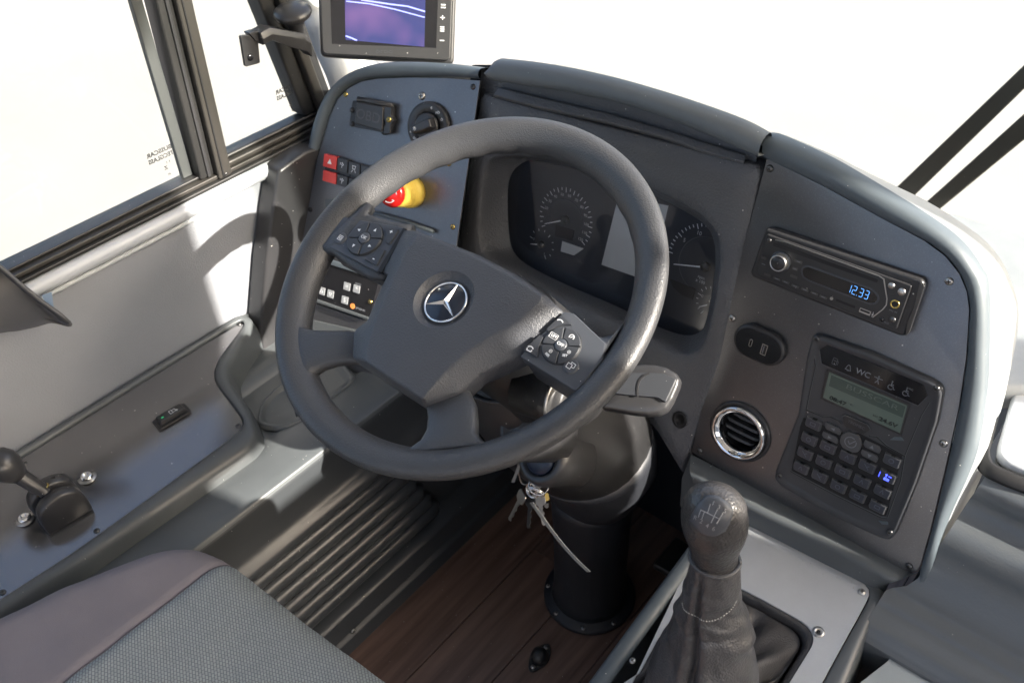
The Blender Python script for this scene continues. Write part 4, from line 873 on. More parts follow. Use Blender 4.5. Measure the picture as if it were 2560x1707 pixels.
prism('brand_plate', [FR_.k('C8', *q, HK) for q in ((590,685),(615,670),(765,735),(790,775),(740,810),(605,750))], FR_, HK, HK+.0022, m_black, ku, bevel=.0006)
strokes('plate_edge', FR_, [[FR_.k('C8', *q, HK) for q in ((588,685),(612,672),(768,738),(792,775))]], .0010, m_cons, ku, h=HK+.0016, ext=.0008)
text('TROMEC', FR_, *FR_.k('C8', 690, 742, HK), .0052, m_dprint, ku, h=HK+.0023, rot=-.02)
for L in (((335,640),(450,690),(500,688),(560,715),(580,738)), ((780,825),(830,830),(900,895),(1025,965)), ((385,250),(395,330),(345,560),(330,640)), ((1205,590),(1150,680),(1075,860),(1030,970),(1000,1150),(905,1410),(860,1405),(540,1250),(215,1075))):
    strokes('groove', FR_, [[FR_.k('C8', *q, HK) for q in L]], .0011, m_dark, ku, h=HK-.0002, ext=.0004)
    strokes('groove_lip', FR_, [[(a+.0006, b+.0011) for a, b in [FR_.k('C8', *q, HK) for q in L]]], .0007, m_cons, ku, h=HK, ext=.0004)
prism('accent', [FR_.k('C8', *q, HK) for q in ((925,850),(960,828),(1010,832),(1030,858))], FR_, HK, HK+.0012, m_bord, ku, bevel=.0004)
prism('accent', [FR_.k('C8', *q, HK) for q in ((845,1425),(912,1432),(915,1455),(870,1452))], FR_, HK, HK+.0012, m_bord, ku, bevel=.0004)
prism('key_bed', [FR_.k('C8', *q, HK) for q in ((300,690),(590,800),(700,800),(1015,965),(900,1395),(860,1390),(540,1235),(225,1070))], FR_, HK, HK+.0004, m_dark, ku, bevel=0)
m_keyc = mat('key_cap', (.075,.077,.082), .35, grain=.1, dust=.6)
keys = [(378,740),(348,848),(318,950),(290,1052),(482,905),(452,1012),(422,1112),(622,975),(588,1078),(555,1185),(760,1042),(724,1150),(692,1252),(938,1002),(905,1115),(870,1222),(836,1330)]
m_ksym = mat('key_symbol', (.10,.11,.14), .4)
for i, (X, Y) in enumerate(keys):
    a, b = FR_.k('C8', X, Y, .010); P = [(-.0102,.0068),(.0102,.0068),(.0102,-.0072),(-.0080,-.0072),(-.0102,-.0045)]
    P = [(a+x, b+y) for x, y in P]
    prism('key', P, FR_, HK-.001, .0108, m_keyc, ku, bevel=.0009, top=[(a+(x-a)*.92, b+(y-b)*.9) for x, y in P])
    kf_ = [(a+(x-a)*.78, b+(y-b)*.74) for x, y in P]; prism('key_face', kf_, FR_, .0108, .0111, mat('key_film', (.045,.049,.062), .3) if i == 0 else bpy.data.materials['key_film'], ku, bevel=0)
    prism('key_tab', rrect(a, b+.0066, .0052, .0012, .0003), FR_, HK, .0112, m_dark, ku, bevel=0)
    sy = [[[(-.003,-.002),(-.003,.002),(.003,.002),(.003,-.002),(-.003,-.002)]], [arc(0,0,.0028,0,360,10)], [[(-.003,.003),(.003,-.003)],[(0,0),(.003,.002)]], [[(-.002,-.002),(0,.003),(.002,-.002)]]][i % 4]
    if i == 14:
        strokes('lit_symbol', FR_, [[(a-.002,b-.004),(a+.003,b-.004),(a+.003,b-.002),(a-.002,b-.002),(a-.002,b-.004)],[(a-.002,b+.003),(a+.0,b+.003)],[(a-.001,b+.003),(a-.001,b)],[(a+.002,b+.002),(a+.0045,b+.002)]], .0010, m_blue, ku, h=.0112)
        strokes('lit_symbol', FR_, [[(a-.0085,b-.004),(a-.0085,b+.003)]], .0005, m_blue, ku, h=.0112)
    else: strokes('key_symbol', FR_, [[(a+x, b+y) for x, y in l] for l in sy], .0008, m_ksym, ku, h=.0112)
for (X, Y), (w_, h_), sy in (((517,775),(.020,.0085),'L'),((498,838),(.020,.0085),'R'),((797,905),(.020,.0085),'U'),((778,968),(.020,.0085),'D')):
    a, b = FR_.k('C8', X, Y, .010); prism('arrow_key', [(a+x*w_, b+y*h_) for x, y in ((-.5,.5),(.35,.5),(.5,.2),(.5,-.5),(-.35,-.5),(-.5,-.2))], FR_, HK-.001, .0098, m_keyc, ku, bevel=.0008)
    T = dict(L=((.0025,.002),(.0025,-.002),(-.0025,0)), R=((-.0025,.002),(-.0025,-.002),(.0025,0)), U=((-.0025,-.002),(.0025,-.002),(0,.0025)), D=((-.0025,.002),(.0025,.002),(0,-.0025)))[sy]
    prism('arrow', [(a+x, b+y) for x, y in T], FR_, .0098, .0100, m_print if 0 else m_gprint, ku, bevel=0)
a, b = FR_.k('C8', 645, 870, .010)
prism('enter_key', rnd([(a+x, b+y) for x, y in ((-.006,.0125),(.006,.0125),(.0125,.004),(.0125,-.0075),(.006,-.0125),(-.006,-.0125),(-.0125,-.006),(-.0125,.005))], .003), FR_, HK-.001, .0100, m_keyc, ku, bevel=.001)
strokes('check_symbol', FR_, [[(a+.0068*cos(radians(t)), b+.0068*sin(radians(t))) for t in range(65,400,20)], [(a-.003,b+.0005),(a-.0005,b-.0028),(a+.005,b+.0045)]], .0010, m_gprint, ku, h=.0100)
# ------------------------------------------------------------------ steering wheel
sw = empty('steering_wheel', (0,0,.77), 'large dark leather four-spoke steering wheel with round chrome star emblem', 'steering wheel')
rv = []; rf = []; NR, NS = 288, 28
for i in range(NR):
    t = 2*pi*i/NR; d = FWH.u*cos(t)+FWH.v*sin(t); dg_ = math.degrees(t)
    for j in range(NS):
        s = 2*pi*j/NS; pl_, q_ = .0215*cos(s), .0138*sin(s)          # oval section leaning inwards
        if 35 < dg_ < 168 and cos(s) > .45: pl_ += .0013*(.5+.5*cos(radians(dg_*32)))*min(1, (cos(s)-.45)*2)*min(1, (dg_-35)/10, (168-dg_)/10)
        rv.append(FWH.O + d*(.2115 - pl_*.777 - q_*.629) + FWH.n*(-.0072 - pl_*.629 + q_*.777))
        rf.append([i*NS+j, i*NS+(j+1) % NS, ((i+1) % NR)*NS+(j+1) % NS, ((i+1) % NR)*NS+j])
obj('rim', rv, rf, m_rim, sw, smooth=True)
torus('rim_seam', Fr(FWH.p(0,0,-.0150), EX, FWH.n), .1955, .0006, m_dark, sw, N=120, n=5, a0=radians(30), a1=radians(160))
def W(t, pts, h): return [FWH.k(t, x, y, h) for x, y in pts]
H0 = .0
PO = [(600,480),(645,490),(900,586),(1050,664),(1180,752),(1252,820),(1172,930),(1078,1003),(965,1055),(905,1080),(820,1158),(680,1207),(380,1012),(385,900),(440,860),(490,740),(525,670),(490,655)]
HO = [.002,.0055,.005,.005,.004,-.002,-.006,-.010,-.008,-.006,-.004,-.002,-.001,-.001,.001,.002,.001,-.003]
PIn = [(660,500),(700,515),(905,603),(1050,682),(1168,762),(1150,800),(1085,850),(1020,895),(955,925),(860,985),(775,1062),(672,1186),(436,1030),(446,950),(473,862),(520,755),(562,655),(600,575)]
HI = [.0125]*18; HI[5] = .0105; HI[4] = .012
rO = [FWH.p(*FWH.k('C1', *q, h), h) for q, h in zip(PO, HO)]; rI = [FWH.p(*FWH.k('C1', *q, h), h) for q, h in zip(PIn, HI)]
rB = [p - FWH.n*.026 for p in rO]
def up(R, k=1): return R
pad = loft('pad_body', [rB, rO, rI], m_pad, None, smooth=False)
pad.name = 'airbag_pad'
bpy.context.view_layer.update()
se = FWH.k('C1', 757, 772, .0125); fE = FWH.sub(se[0], se[1], .0125)
bm = bmesh.new(); bmesh.ops.create_uvsphere(bm, u_segments=48, v_segments=24, radius=1)
cu = bpy.data.meshes.new('c'); bm.to_mesh(cu); bm.free(); co_ = bpy.data.objects.new('c', cu); COL.objects.link(co_)
R = Matrix((fE.u*.045, fE.v*.045, fE.n*.045)).transposed().to_4x4(); R.translation = fE.p(0,0,.0270); co_.matrix_world = R
b0 = pad.location.copy()
# split big cap so bevel stays clean, then cut the dish
m_ = pad.modifiers.new('bevel', 'BEVEL'); m_.width = .0045; m_.segments = 4; m_.limit_method = 'ANGLE'; m_.angle_limit = radians(12)
bpy.context.view_layer.update(); dg = bpy.context.evaluated_depsgraph_get(); me = bpy.data.meshes.new_from_object(pad.evaluated_get(dg)); pad.modifiers.clear(); pad.data = me
boolean(pad, co_)
pad.data.name = 'airbag_pad'; pad.data.shade_smooth()
try: pad.data.set_sharp_from_angle(angle=radians(40))
except Exception as e_: print('sharp', e_)
pad.parent = sw; pad.location = b0 - V(sw.location)
FEm = Fr(fE.p(0,0,-.0080), fE.u, fE.n)
revolve('emblem_disc', FEm, [(.0240,-.004),(.0240,.0008),(.0225,.0016),(.001,.0026)], m_emb, sw, n=48)
revolve('emblem_ring', FEm, [(.0262,-.003),(.0262,.001),(.0252,.0028),(.0240,.0030),(.0232,.0018),(.0230,-.0005)], m_chrome, sw, n=72, caps=(False, False))
vs = [FEm.p(0,0,.0062)]; fs = []
for k in range(3):
    t = pi/2+k*2*pi/3+.03; tip = FEm.p(.0238*cos(t), .0238*sin(t), .0020); l = FEm.p(.0044*cos(t+pi/3), .0044*sin(t+pi/3), .0018); q = len(vs); vs += [tip, l]
for k in range(3):
    tip = 1+2*k; l = 2+2*k; rgt = 2+2*((k+2) % 3); fs += [[0, tip, l], [0, rgt, tip]]
obj('emblem_star', vs, fs, m_chrome, sw)
# embossed marks on the pad
for X, Y in ((643,578),(1017,780)): strokes('pad_mark', FWH, [[(FWH.k('C1',X,Y,.0126)[0]+.006*cos(radians(t)), FWH.k('C1',X,Y,.0126)[1]+.003*sin(radians(t))) for t in range(20,160,20)], [(FWH.k('C1',X,Y,.0126)[0]+.006*cos(radians(t)), FWH.k('C1',X,Y,.0126)[1]-.0015+.003*sin(radians(t))) for t in range(200,330,20)]], .0005, m_key, sw, h=.0122, ext=.0005)
# spokes
def spoke(pts, thick, h, name='spoke'):         # pts: list of (left, right) edges in wheel coordinates
    rg = []
    for (a0, b0), (a1, b1), th, hh in pts:
        A, B = FWH.p(a0, b0, hh), FWH.p(a1, b1, hh); c = (A+B)/2; e = (B-A)/2; r = []
        for j in range(16):
            t = 2*pi*j/16; ct, st = cos(t), sin(t); r.append(c + e*(abs(ct)**.6*(1 if ct > 0 else -1)) + FWH.n*(th*abs(st)**.5*(1 if st > 0 else -1)))
        rg.append(r)
    return loft(name, rg, m_spoke, sw)
def pr_(T, A, B, th=.009, h=-.006): return (FWH.k(T, *A, h), FWH.k(T, *B, h), th, h)
spoke([pr_('C1',(450,925),(490,1060),.008,-.022), pr_('C1',(376,908),(384,1036),.008,-.015), pr_('C1',(300,909),(315,1045),.009,-.010), pr_('C1',(235,908),(262,1060),.010,-.010), pr_('C1',(185,895),(222,1085),.012,-.010), pr_('C1',(165,850),(200,1140),.012,-.010), pr_('C1',(130,790),(190,1210),.009,-.009), pr_('C1',(100,760),(150,1260),.004,-.008)], 0, 0)
spoke([pr_('C1',(700,1160),(850,1100),.008,-.024), pr_('C1',(690,1212),(870,1158),.008,-.017), pr_('C1',(697,1270),(895,1210),.009,-.011), pr_('C1',(692,1320),(900,1275),.010,-.011), pr_('C1',(670,1365),(900,1335),.012,-.011), pr_('C1',(610,1405),(935,1370),.012,-.011), pr_('C1',(530,1430),(1030,1370),.009,-.010), pr_('C1',(450,1440),(1090,1360),.004,-.009)], 0, 0)
# right lower: bright side face below the pad, then upper spokes
spoke([pr_('C1',(640,470),(520,700),.008,-.012), pr_('C1',(560,460),(450,690),.008,-.012), pr_('C1',(490,442),(370,640),.008,-.010), pr_('C1',(450,425),(300,590),.010,-.008), pr_('C1',(470,390),(255,585),.011,-.007), pr_('C1',(440,370),(225,610),.006,-.012)], 0, 0)
spoke([pr_('C1',(1210,800),(1060,980),.008,-.014), pr_('C1',(1320,880),(1140,1060),.008,-.012), pr_('C1',(1390,930),(1270,1120),.008,-.010), pr_('C1',(1420,935),(1300,1150),.009,-.0095), pr_('C1',(1470,925),(1310,1180),.011,-.010), pr_('C1',(1540,840),(1290,1240),.010,-.009), pr_('C1',(1580,770),(1240,1290),.005,-.008)], 0, 0)
# button pods
def podk(T, pts, h=.0, r=.003): return rnd([FWH.k(T, x, y, h) for x, y in pts], r)
pL = podk('C1', ((345,430),(420,446),(600,478),(487,660),(252,540),(285,492)), .001, .002)
pR = podk('C1', ((1256,822),(1295,830),(1428,955),(1412,1025),(1303,1152),(1072,1008)), .001, .002)
for P in (pL, pR): prism('button_pod', P, FWH, -.016, .001, m_pod, sw, bevel=.002, seg=3)
for P, (lo) in ((pL, 0), (pR, 0)):
    prism('pod_skirt', shrink(P, .0015), FWH, -.052, -.014, m_spoke, sw, bevel=.003, top=None)
prism('pod_gap', podk('C1', ((592,478),(604,482),(502,662),(487,652)), .0015, .0005), FWH, -.004, .0016, m_dark, sw, bevel=0)
HB = .001
def ring_buttons(T, cx, cy, rpx, labels, seg_rot):
    c = FWH.k(T, cx, cy, HB); e = FWH.k(T, cx+rpx, cy, HB); r = (Vector(e)-Vector(c)).length; f = FWH.sub(c[0], c[1], HB)
    revolve('button_seat', f, [(r*1.04,-.001),(r*1.04,.0002),(r*.9,.0003)], m_dark, sw, n=48)
    for k in range(4):
        t0 = seg_rot+90*k+2.2; t1 = seg_rot+90*k+87.8
        P = [(r*cos(radians(t)), r*sin(radians(t))) for t in [t0+(t1-t0)*i/12 for i in range(13)]] + [(r*.36*cos(radians(t)), r*.36*sin(radians(t))) for t in [t1+(t0-t1)*i/8 for i in range(9)]]
        prism('direction_key', P, f, -.0005, .0032, m_key, sw, bevel=.0010, seg=3)
    revolve('centre_key', f, [(r*.33,-.0005),(r*.33,.0036),(r*.25,.0044),(.0005,.0046)], m_pod, sw, n=32)
    return f, r
fL, rL = ring_buttons('C2', 482, 290, 178, None, 22)
fR2, rR = ring_buttons('C3', 603, 650, 190, None, 22)
text('OK', fL, 0, 0, .0060, m_print, sw, h=.0047)
text('OFF', fR2, 0, 0, .0050, m_print, sw, h=.0047, rot=-.12)
for k in range(4):
    t = radians([67,157,247,337][k]); q = rL*.68; c = (q*cos(t), q*sin(t)); d = radians([90,180,270,0][k]); s = .0024
    prism('arrow', [(c[0]+s*1.2*cos(d), c[1]+s*1.2*sin(d)), (c[0]+s*cos(d+2.2), c[1]+s*sin(d+2.2)), (c[0]+s*cos(d-2.2), c[1]+s*sin(d-2.2))], fL, .0032, .0034, m_print, sw, bevel=0)
q = rR*.67; P4 = [(q*cos(radians(t)), q*sin(radians(t))) for t in (67,157,247,337)]
text('LIM', fR2, *P4[1], .0044, m_print, sw, h=.0033, rot=-.08); strokes('label_frame', fR2, [[(P4[1][0]+x, P4[1][1]+y) for x, y in ((-.0048,-.0026),(.0048,-.0034),(.0048,.0024),(-.0048,.0030),(-.0048,-.0026))]], .0003, m_print, sw, h=.0033)
strokes('cruise_symbol', fR2, [arc(*P4[0], .0028, -30, 210, 10), [(P4[0][0]-.001,P4[0][1]-.001),(P4[0][0]+.002,P4[0][1]+.002)]], .0006, m_print, sw, h=.0033)
text('RES', fR2, P4[2][0]-.001, P4[2][1]-.0030, .0036, m_print, sw, h=.0033, rot=-.3, weight=.0001); strokes('minus_symbol', fR2, [arc(P4[2][0], P4[2][1]+.002, .0017, 0, 360, 12), [(P4[2][0]-.0008,P4[2][1]+.002),(P4[2][0]+.0008,P4[2][1]+.002)]], .0004, m_print, sw, h=.0033)
text('SET', fR2, P4[3][0]-.0018, P4[3][1]-.0026, .0036, m_print, sw, h=.0033, rot=.3, weight=.0001); strokes('plus_symbol', fR2, [arc(P4[3][0], P4[3][1]+.0026, .0017, 0, 360, 12), [(P4[3][0]-.0008,P4[3][1]+.0026),(P4[3][0]+.0008,P4[3][1]+.0026)], [(P4[3][0],P4[3][1]+.0018),(P4[3][0],P4[3][1]+.0034)]], .0004, m_print, sw, h=.0033)
for T, cx, cy, rp, kind in (('C2',222,282,66,0),('C3',698,848,80,1)):
    c = FWH.k(T, cx, cy, HB); r = .0078; f = FWH.sub(*c, HB)
    revolve('round_key', f, [(r*1.05,-.001),(r*1.05,.0001),(r,.0002),(r,.0012),(r*.85,.0018),(r*.3,.0010),(.0005,.0009)], m_pod, sw, n=32)
    if kind == 0: strokes('symbol', f, [[(-.003,-.003),(.003,-.003),(.003,.003),(-.003,.003),(-.003,-.003)],[(-.0013,-.0013),(.0013,-.0013),(.0013,.0013),(-.0013,.0013),(-.0013,-.0013)]], .0006, m_print, sw, h=.0018)
    else: strokes('symbol', f, [[(-.0042,-.0030),(-.0042,.002),(.001,.0015),(.001,-.0035),(-.0042,-.0030)],[(-.001,.002),(-.001,.0040),(.0042,.0032),(.0042,-.001),(.001,-.001)]], .0006, m_print, sw, h=.0018)
def kpoly(T, pts, lab=None):
    P = [FWH.k(T, x, y, .003) for x, y in pts]; prism('pod_key', rnd(P, .0006), FWH, 0, .0036, m_key, sw, bevel=.0006)
kpoly('C2', ((688,165),(835,188),(735,340),(695,320),(712,240)))
kpoly('C2', ((468,500),(560,480),(640,390),(690,405),(600,565)))
text('+', FWH, *FWH.k('C2', 752, 212, .0036), .008, m_print, sw, h=.0037, weight=.0002); text('-', FWH, *FWH.k('C2', 572, 492, .0036), .010, m_print, sw, h=.0037, weight=.0002)
kpoly('C3', ((600,345),(700,440),(620,440),(545,462),(470,500),(458,480)))
kpoly('C3', ((390,540),(425,560),(375,660),(362,755),(242,680)))
for X, Y, o_ in ((592,402,0),(302,662,1)):
    a, b = FWH.k('C3', X, Y, .0036); strokes('phone_symbol', FWH, [arc(a, b-.003, .0042, 40, 140, 6)] + ([[(a-.003,b-.0022),(a-.0025,b-.004),(a+.0025,b-.004),(a+.003,b-.0022)]] if o_ else []), .0011, m_print, sw, h=.0037)
# underside cover and hub
hubt = [FWH.p(*FWH.k('C1', *q, -.02), -.022) for q in ((660,560),(1150,800),(1170,960),(1060,1020),(830,1140),(680,1180),(430,1010),(440,880),(540,700))]
cc_ = sum(hubt, V(0,0,0))/len(hubt)
loft('hub_cover', [hubt, [cc_+(p-cc_)*1.0-FWH.n*.012 for p in hubt], [cc_+(p-cc_)*.75-FWH.n*.045 for p in hubt], [cc_+(p-cc_)*.6-FWH.n*.06 for p in hubt]], m_column, sw, bevel=.004)
# ------------------------------------------------------------------ steering column
sc_ = empty('steering_column', (.09,.13,0), 'dark steering column with flared shroud and round boot bolted to the floor', 'steering column')
def ring3(c, rx, ry, ax, n=32, p=1, rot=0):
    f = Fr(c, EX, ax); out = []
    for j in range(n):
        t = 2*pi*j/n+rot; out.append(f.p(rx*abs(cos(t))**p*(1 if cos(t) > 0 else -1), ry*abs(sin(t))**p*(1 if sin(t) > 0 else -1)))
    return out
axc = FWH.n
loft('upper_shroud', [ring3(V(0.0,0,.77)-axc*.055+V(.015,0,0), .062, .05, axc), ring3(V(0,0,.77)-axc*.075+V(.02,0,0), .082, .062, axc, p=.85), ring3(V(0,0,.77)-axc*.14+V(.045,0,0), .092, .070, axc, p=.85), ring3(V(0,0,.77)-axc*.175+V(.055,0,0), .096, .072, axc, p=.85)], m_column, sc_)
def axp(z, x=None): return V(.058*min(1,(.70-z)/.35) if x is None else x, (.77-z)*.45 if z > .36 else .185, z)
def sring(z, r, ax=(0,-.35,.94), p=.9): return ring3(axp(z), r, r*.92, ax, p=p)
loft('lower_shroud', [sring(.640,.074,p=.85), sring(.632,.082,p=.85), sring(.60,.094,p=.85), sring(.55,.104), sring(.48,.110), sring(.42,.108,(0,-.25,.97))], m_column, sc_)
loft('column_cover', [sring(.425,.1095,(0,-.25,.97)), sring(.40,.106,(0,-.2,1)), sring(.35,.094,EZ), sring(.31,.080,EZ), sring(.285,.070,EZ), sring(.28,.062,EZ)], m_boot, sc_)
torus('shroud_lip', Fr(axp(.636), EX, (0,-.35,.94)), .076, .0035, m_column, sc_, N=48, n=8)
FB0 = Fr((.057,.185,0), EX, EZ)
revolve('boot', FB0, [(.066,.012),(.063,.03),(.061,.1),(.062,.2),(.066,.27),(.066,.29)], m_boot, sc_, n=48)
revolve('flange', Fr((.057,.185,.0015), EX, EZ), [(.080,0),(.080,.006),(.077,.009),(.068,.011),(.064,.014)], m_boot, sc_, n=56)
for t in (-150,-105,-62,-20,170): screw(Fr((.057,.185,.0105), EX, EZ), .073*cos(radians(t)), .073*sin(radians(t)), 0, .0042, sc_, m_satin)
fi = Fr(at('C4', 480, 470, (0,1,0), (0,.01,0)), EX, (-.15,-.75,.6))
revolve('ignition_housing', fi, [(.038,-.07),(.037,-.01),(.034,-.002),(.030,0),(.024,-.002),(.022,-.006)], m_black, sc_, n=40, caps=(True, False))
revolve('ignition_lock', fi, [(.0225,-.008),(.0215,-.001),(.015,.002),(.0005,.002)], mat('blue_black_rubber', (.012,.02,.04), .35), sc_, n=32)
fi2 = Fr(at('C4', 375, 330, (0,1,0), (0,-.005,0)), EX, (-.3,-.8,.5))
revolve('column_socket', fi2, [(.042,-.06),(.040,-.008),(.036,-.002),(.031,-.004),(.025,-.010),(.012,-.012),(.0005,-.012)], m_black, sc_, n=40)
fs2 = Fr(at('C4', 580, 190, (0,1,0), (0,.01,0)), (0,.3,.9), (1,.1,.15))
revolve('stalk_collar', fs2, [(.030,-.05),(.030,.0),(.028,.004),(.026,.001),(.023,.006),(.021,.012),(.018,.014)], m_column, sc_, n=40)
torus('collar_trim', fs2, .029, .0022, m_satin, sc_, N=48, n=8)
# pedal, barely visible
pd = empty('pedal', (.17,.25,.05), 'dark pedal in the shade between steering column and gear console', 'pedal')
box('pedal_pad', .15, .20, .23, .30, .11, .125, m_rubber, pd, bevel=.004); tube('pedal_arm', [(.175,.27,.12),(.175,.33,.10),(.175,.36,.25),(.175,.37,.4)], .007, m_black, pd)
# ------------------------------------------------------------------ stalk
sk2 = empty('control_stalk', (.2,.05,.6), 'thick black multifunction stalk sticking out right below the wheel rim', 'stalk')
FT = Fr((.12,-.0,.66), (1,-.06,.05), (.12,-.55,.83))
hs = 0
oP = [(1000,1180),(1100,980),(1250,850),(1400,828),(1520,832),(1640,860),(1735,918),(1772,975),(1760,1040),(1700,1180),(1640,1270),(1560,1308),(1450,1322),(1300,1310),(1000,1260)]
oO = rnd([FT.k('C3', *q) for q in oP], .002)
c1 = (sum(p[0] for p in oO)/len(oO), sum(p[1] for p in oO)/len(oO))
loft('stalk_body', [[FT.p(c1[0]+(a-c1[0])*s, c1[1]+(b-c1[1])*s, h) for a, b in oO] for s, h in ((.80,-.026),(.93,-.020),(1,-.010),(1.0,-.002),(.965,.0035),(.90,.0055),(.55,.006))], m_black, sk2)
gP = [(1130,1118),(1180,1000),(1290,915),(1460,912),(1600,922),(1730,975),(1625,1203),(1545,1155),(1350,1140)]
gO = [FT.k('C3', *q, .006) for q in gP]; prism('stalk_grip', rnd(gO, .002), FT, .002, .0095, m_key, sk2, bevel=.0022, seg=3)
strokes('grip_seam', FT, [[FT.k('C3', *q, .009) for q in ((1465,915),(1410,940),(1370,985),(1350,1050),(1352,1140))]], .0022, m_black, sk2, h=.0090, ext=.0014)
loft('stalk_arm', [ring3(V(.05,.02,.67), .022, .022, (1,0,0)), ring3(FT.p(*FT.k('C3', 1150,1150), -.010), .024, .018, (1,0,0))], m_black, sk2)
# ------------------------------------------------------------------ keys
ky = empty('key_bunch', at('C4', 450, 600, (0,1,0), (0,.0,0)), 'bunch of small keys on steel rings with a clear cable tie hanging from the ignition', 'keys')
kp0 = at('C4', 455, 615, (0,1,0), (0,.005,0))
rnd_ = random.Random(5)
for i in range(5):
    ax = V(rnd_.uniform(-1,1), rnd_.uniform(-1,-.1), rnd_.uniform(-.4,.8)); f = Fr(kp0+V(rnd_.uniform(-.006,.008), rnd_.uniform(-.004,.004), rnd_.uniform(-.004,.008)), EX if abs(ax.x) < .9 else EZ, ax)
    torus('key_ring', f, (.0125,.0085,.010,.007,.0115)[i], .0009, m_chrome, ky, N=32, n=6)
    torus('key_ring', Fr(f.p(0,0,.0019), f.u, f.n), (.0125,.0085,.010,.007,.0115)[i], .0008, m_chrome, ky, N=32, n=6)
tube('wire_loop', cr([at('C4', x, y, (0,1,0), (0,.01,0)) for x, y in ((490,455),(503,490),(495,540),(470,580),(440,600),(400,600),(385,560),(380,520),(378,500))], n=5), .0009, m_satin, ky, n=6)
for (X0, Y0), (X1, Y1), rr in (((400,655),(400,760),0),((440,670),(480,780),1),((480,660),(530,770),2),((510,650),(525,700),3)):
    a = at('C4', X0, Y0, (0,1,0), (0,.0+.004*rr,0)); b = at('C4', X1, Y1, (0,1,0), (0,.0+.004*rr,0)); d = (b-a); L_ = d.length; f = Fr(a, d, V(.3*rr-.5, -1, .5))
    bow = [(-.004,-.008),(.001,-.0095),(.010,-.0085),(.013,-.003),(.013,.003),(.010,.0085),(.001,.0095),(-.004,.008)] if rr < 3 else [(-.002,-.005),(.008,-.005),(.010,.0),(.008,.005),(-.002,.005)]
    prism('key', rnd(bow, .002), f, -.001, .001, (m_satin, m_dsteel, m_satin, m_brass)[rr], ky, bevel=.0003)
    tb = [(.012,-.0032),(L_,-.0032),(L_+.002,-.001),(L_+.001,.0008)]; k = 6
    for j in range(k): x = L_-(L_-.014)*j/k; tb += [(x, .0032-.0016*(j % 2)), (x-(L_-.014)/k*.5, .0032-.0014*((j+1) % 2))]
    tb.append((.012,.0032)); prism('key_blade', tb, f, -.0008, .0008, m_dsteel if rr % 2 else m_satin, ky, bevel=0)
zt_ = cr([at('C4', x, y, (0,1,0), (0,yy,0)) for x, y, yy in ((445,690,.0),(480,740,-.002),(560,850,-.006),(640,945,-.010),(722,1026,-.014))], n=6)
wz = V(.0022,.0006,.0014)
loft('cable_tie', [[p-wz-V(0,.0006,0), p+wz-V(0,.0006,0), p+wz+V(0,.0006,0), p-wz+V(0,.0006,0)] for p in zt_], m_tie, ky, smooth=False)
zt_ = [at('C4', x, y, (0,1,0), (0,0,0)) for x, y in ((388,505),(355,592))]
loft('cable_tie', [[p-wz-V(0,.0006,0), p+wz-V(0,.0006,0), p+wz+V(0,.0006,0), p-wz+V(0,.0006,0)] for p in zt_], m_tie, ky, smooth=False)
# ------------------------------------------------------------------ gear console
gc = empty('gear_console', (.37,.05,0), 'grey moulded gear console with flat satin plate and opening for the gear lever', 'console')
def C5p(pts, h=0): return [FP.k('C5', x, y, h) for x, y in pts]
plo = C5p(((420,268),(740,446),(1130,640),(1560,858),(1602,890),(1618,935),(1600,985),(1280,1568)))
e1 = FP.k('C5', 0, 1455); e0 = FP.k('C5', 330, 760)
dirr = Vector(plo[-1])-Vector(plo[-2]); ext1 = Vector(plo[-1])+dirr.normalized()*.25
dl_ = Vector(e1)-Vector(e0); ext2 = Vector(e1)+dl_.normalized()*.22
plate_out = plo + [tuple(ext1), tuple(ext2), e1, e0, FP.k('C5', 395, 330)]
hole = C5p(((560,850),(690,893),(850,975),(1130,1130),(1190,1180),(1222,1240),(1215,1300),(1180,1360),(1050,1568)))
hd_ = Vector(hole[-1])-Vector(hole[-2]); hx = Vector(hole[-1])+hd_.normalized()*.12
hole += [tuple(hx), (hx.x-.16, hx.y+.0)]
hole += [FP.k('C5', -20, 1530), FP.k('C5', 130, 1250), FP.k('C5', 330, 960), FP.k('C5', 420, 850)]
def polar2(P, c, n=160):
    L = []
    for i in range(len(P)):
        a, b = P[i], P[(i+1) % len(P)]
        for k in range(40): L.append((a[0]+(b[0]-a[0])*k/40-c[0], a[1]+(b[1]-a[1])*k/40-c[1]))
    return [min(((abs((atan2(q[1], q[0])-(2*pi*i/n-pi)+pi) % (2*pi)-pi), q) for q in L), key=lambda z: z[0])[1] for i in range(n)]
ch = (sum(p[0] for p in hole)/len(hole), sum(p[1] for p in hole)/len(hole))
PP = [(a+ch[0], b+ch[1]) for a, b in polar2(plate_out, ch)]; HH = [(a+ch[0], b+ch[1]) for a, b in polar2(rnd(hole, .006), ch)]
loft('cover_plate', [[FP.p(a,b,-.003) for a,b in PP], [FP.p(a,b,.0004) for a,b in PP], [FP.p(a,b,.0010) for a,b in mixp(PP,HH,.01)], [FP.p(a,b,.0010) for a,b in mixp(PP,HH,.99)], [FP.p(a,b,.0004) for a,b in HH], [FP.p(a,b,-.003) for a,b in HH]], m_gplate, gc, caps=(False, False), smooth=False)
h9 = [(ch[0]+(a-ch[0])*.97, ch[1]+(b-ch[1])*.97) for a, b in HH]
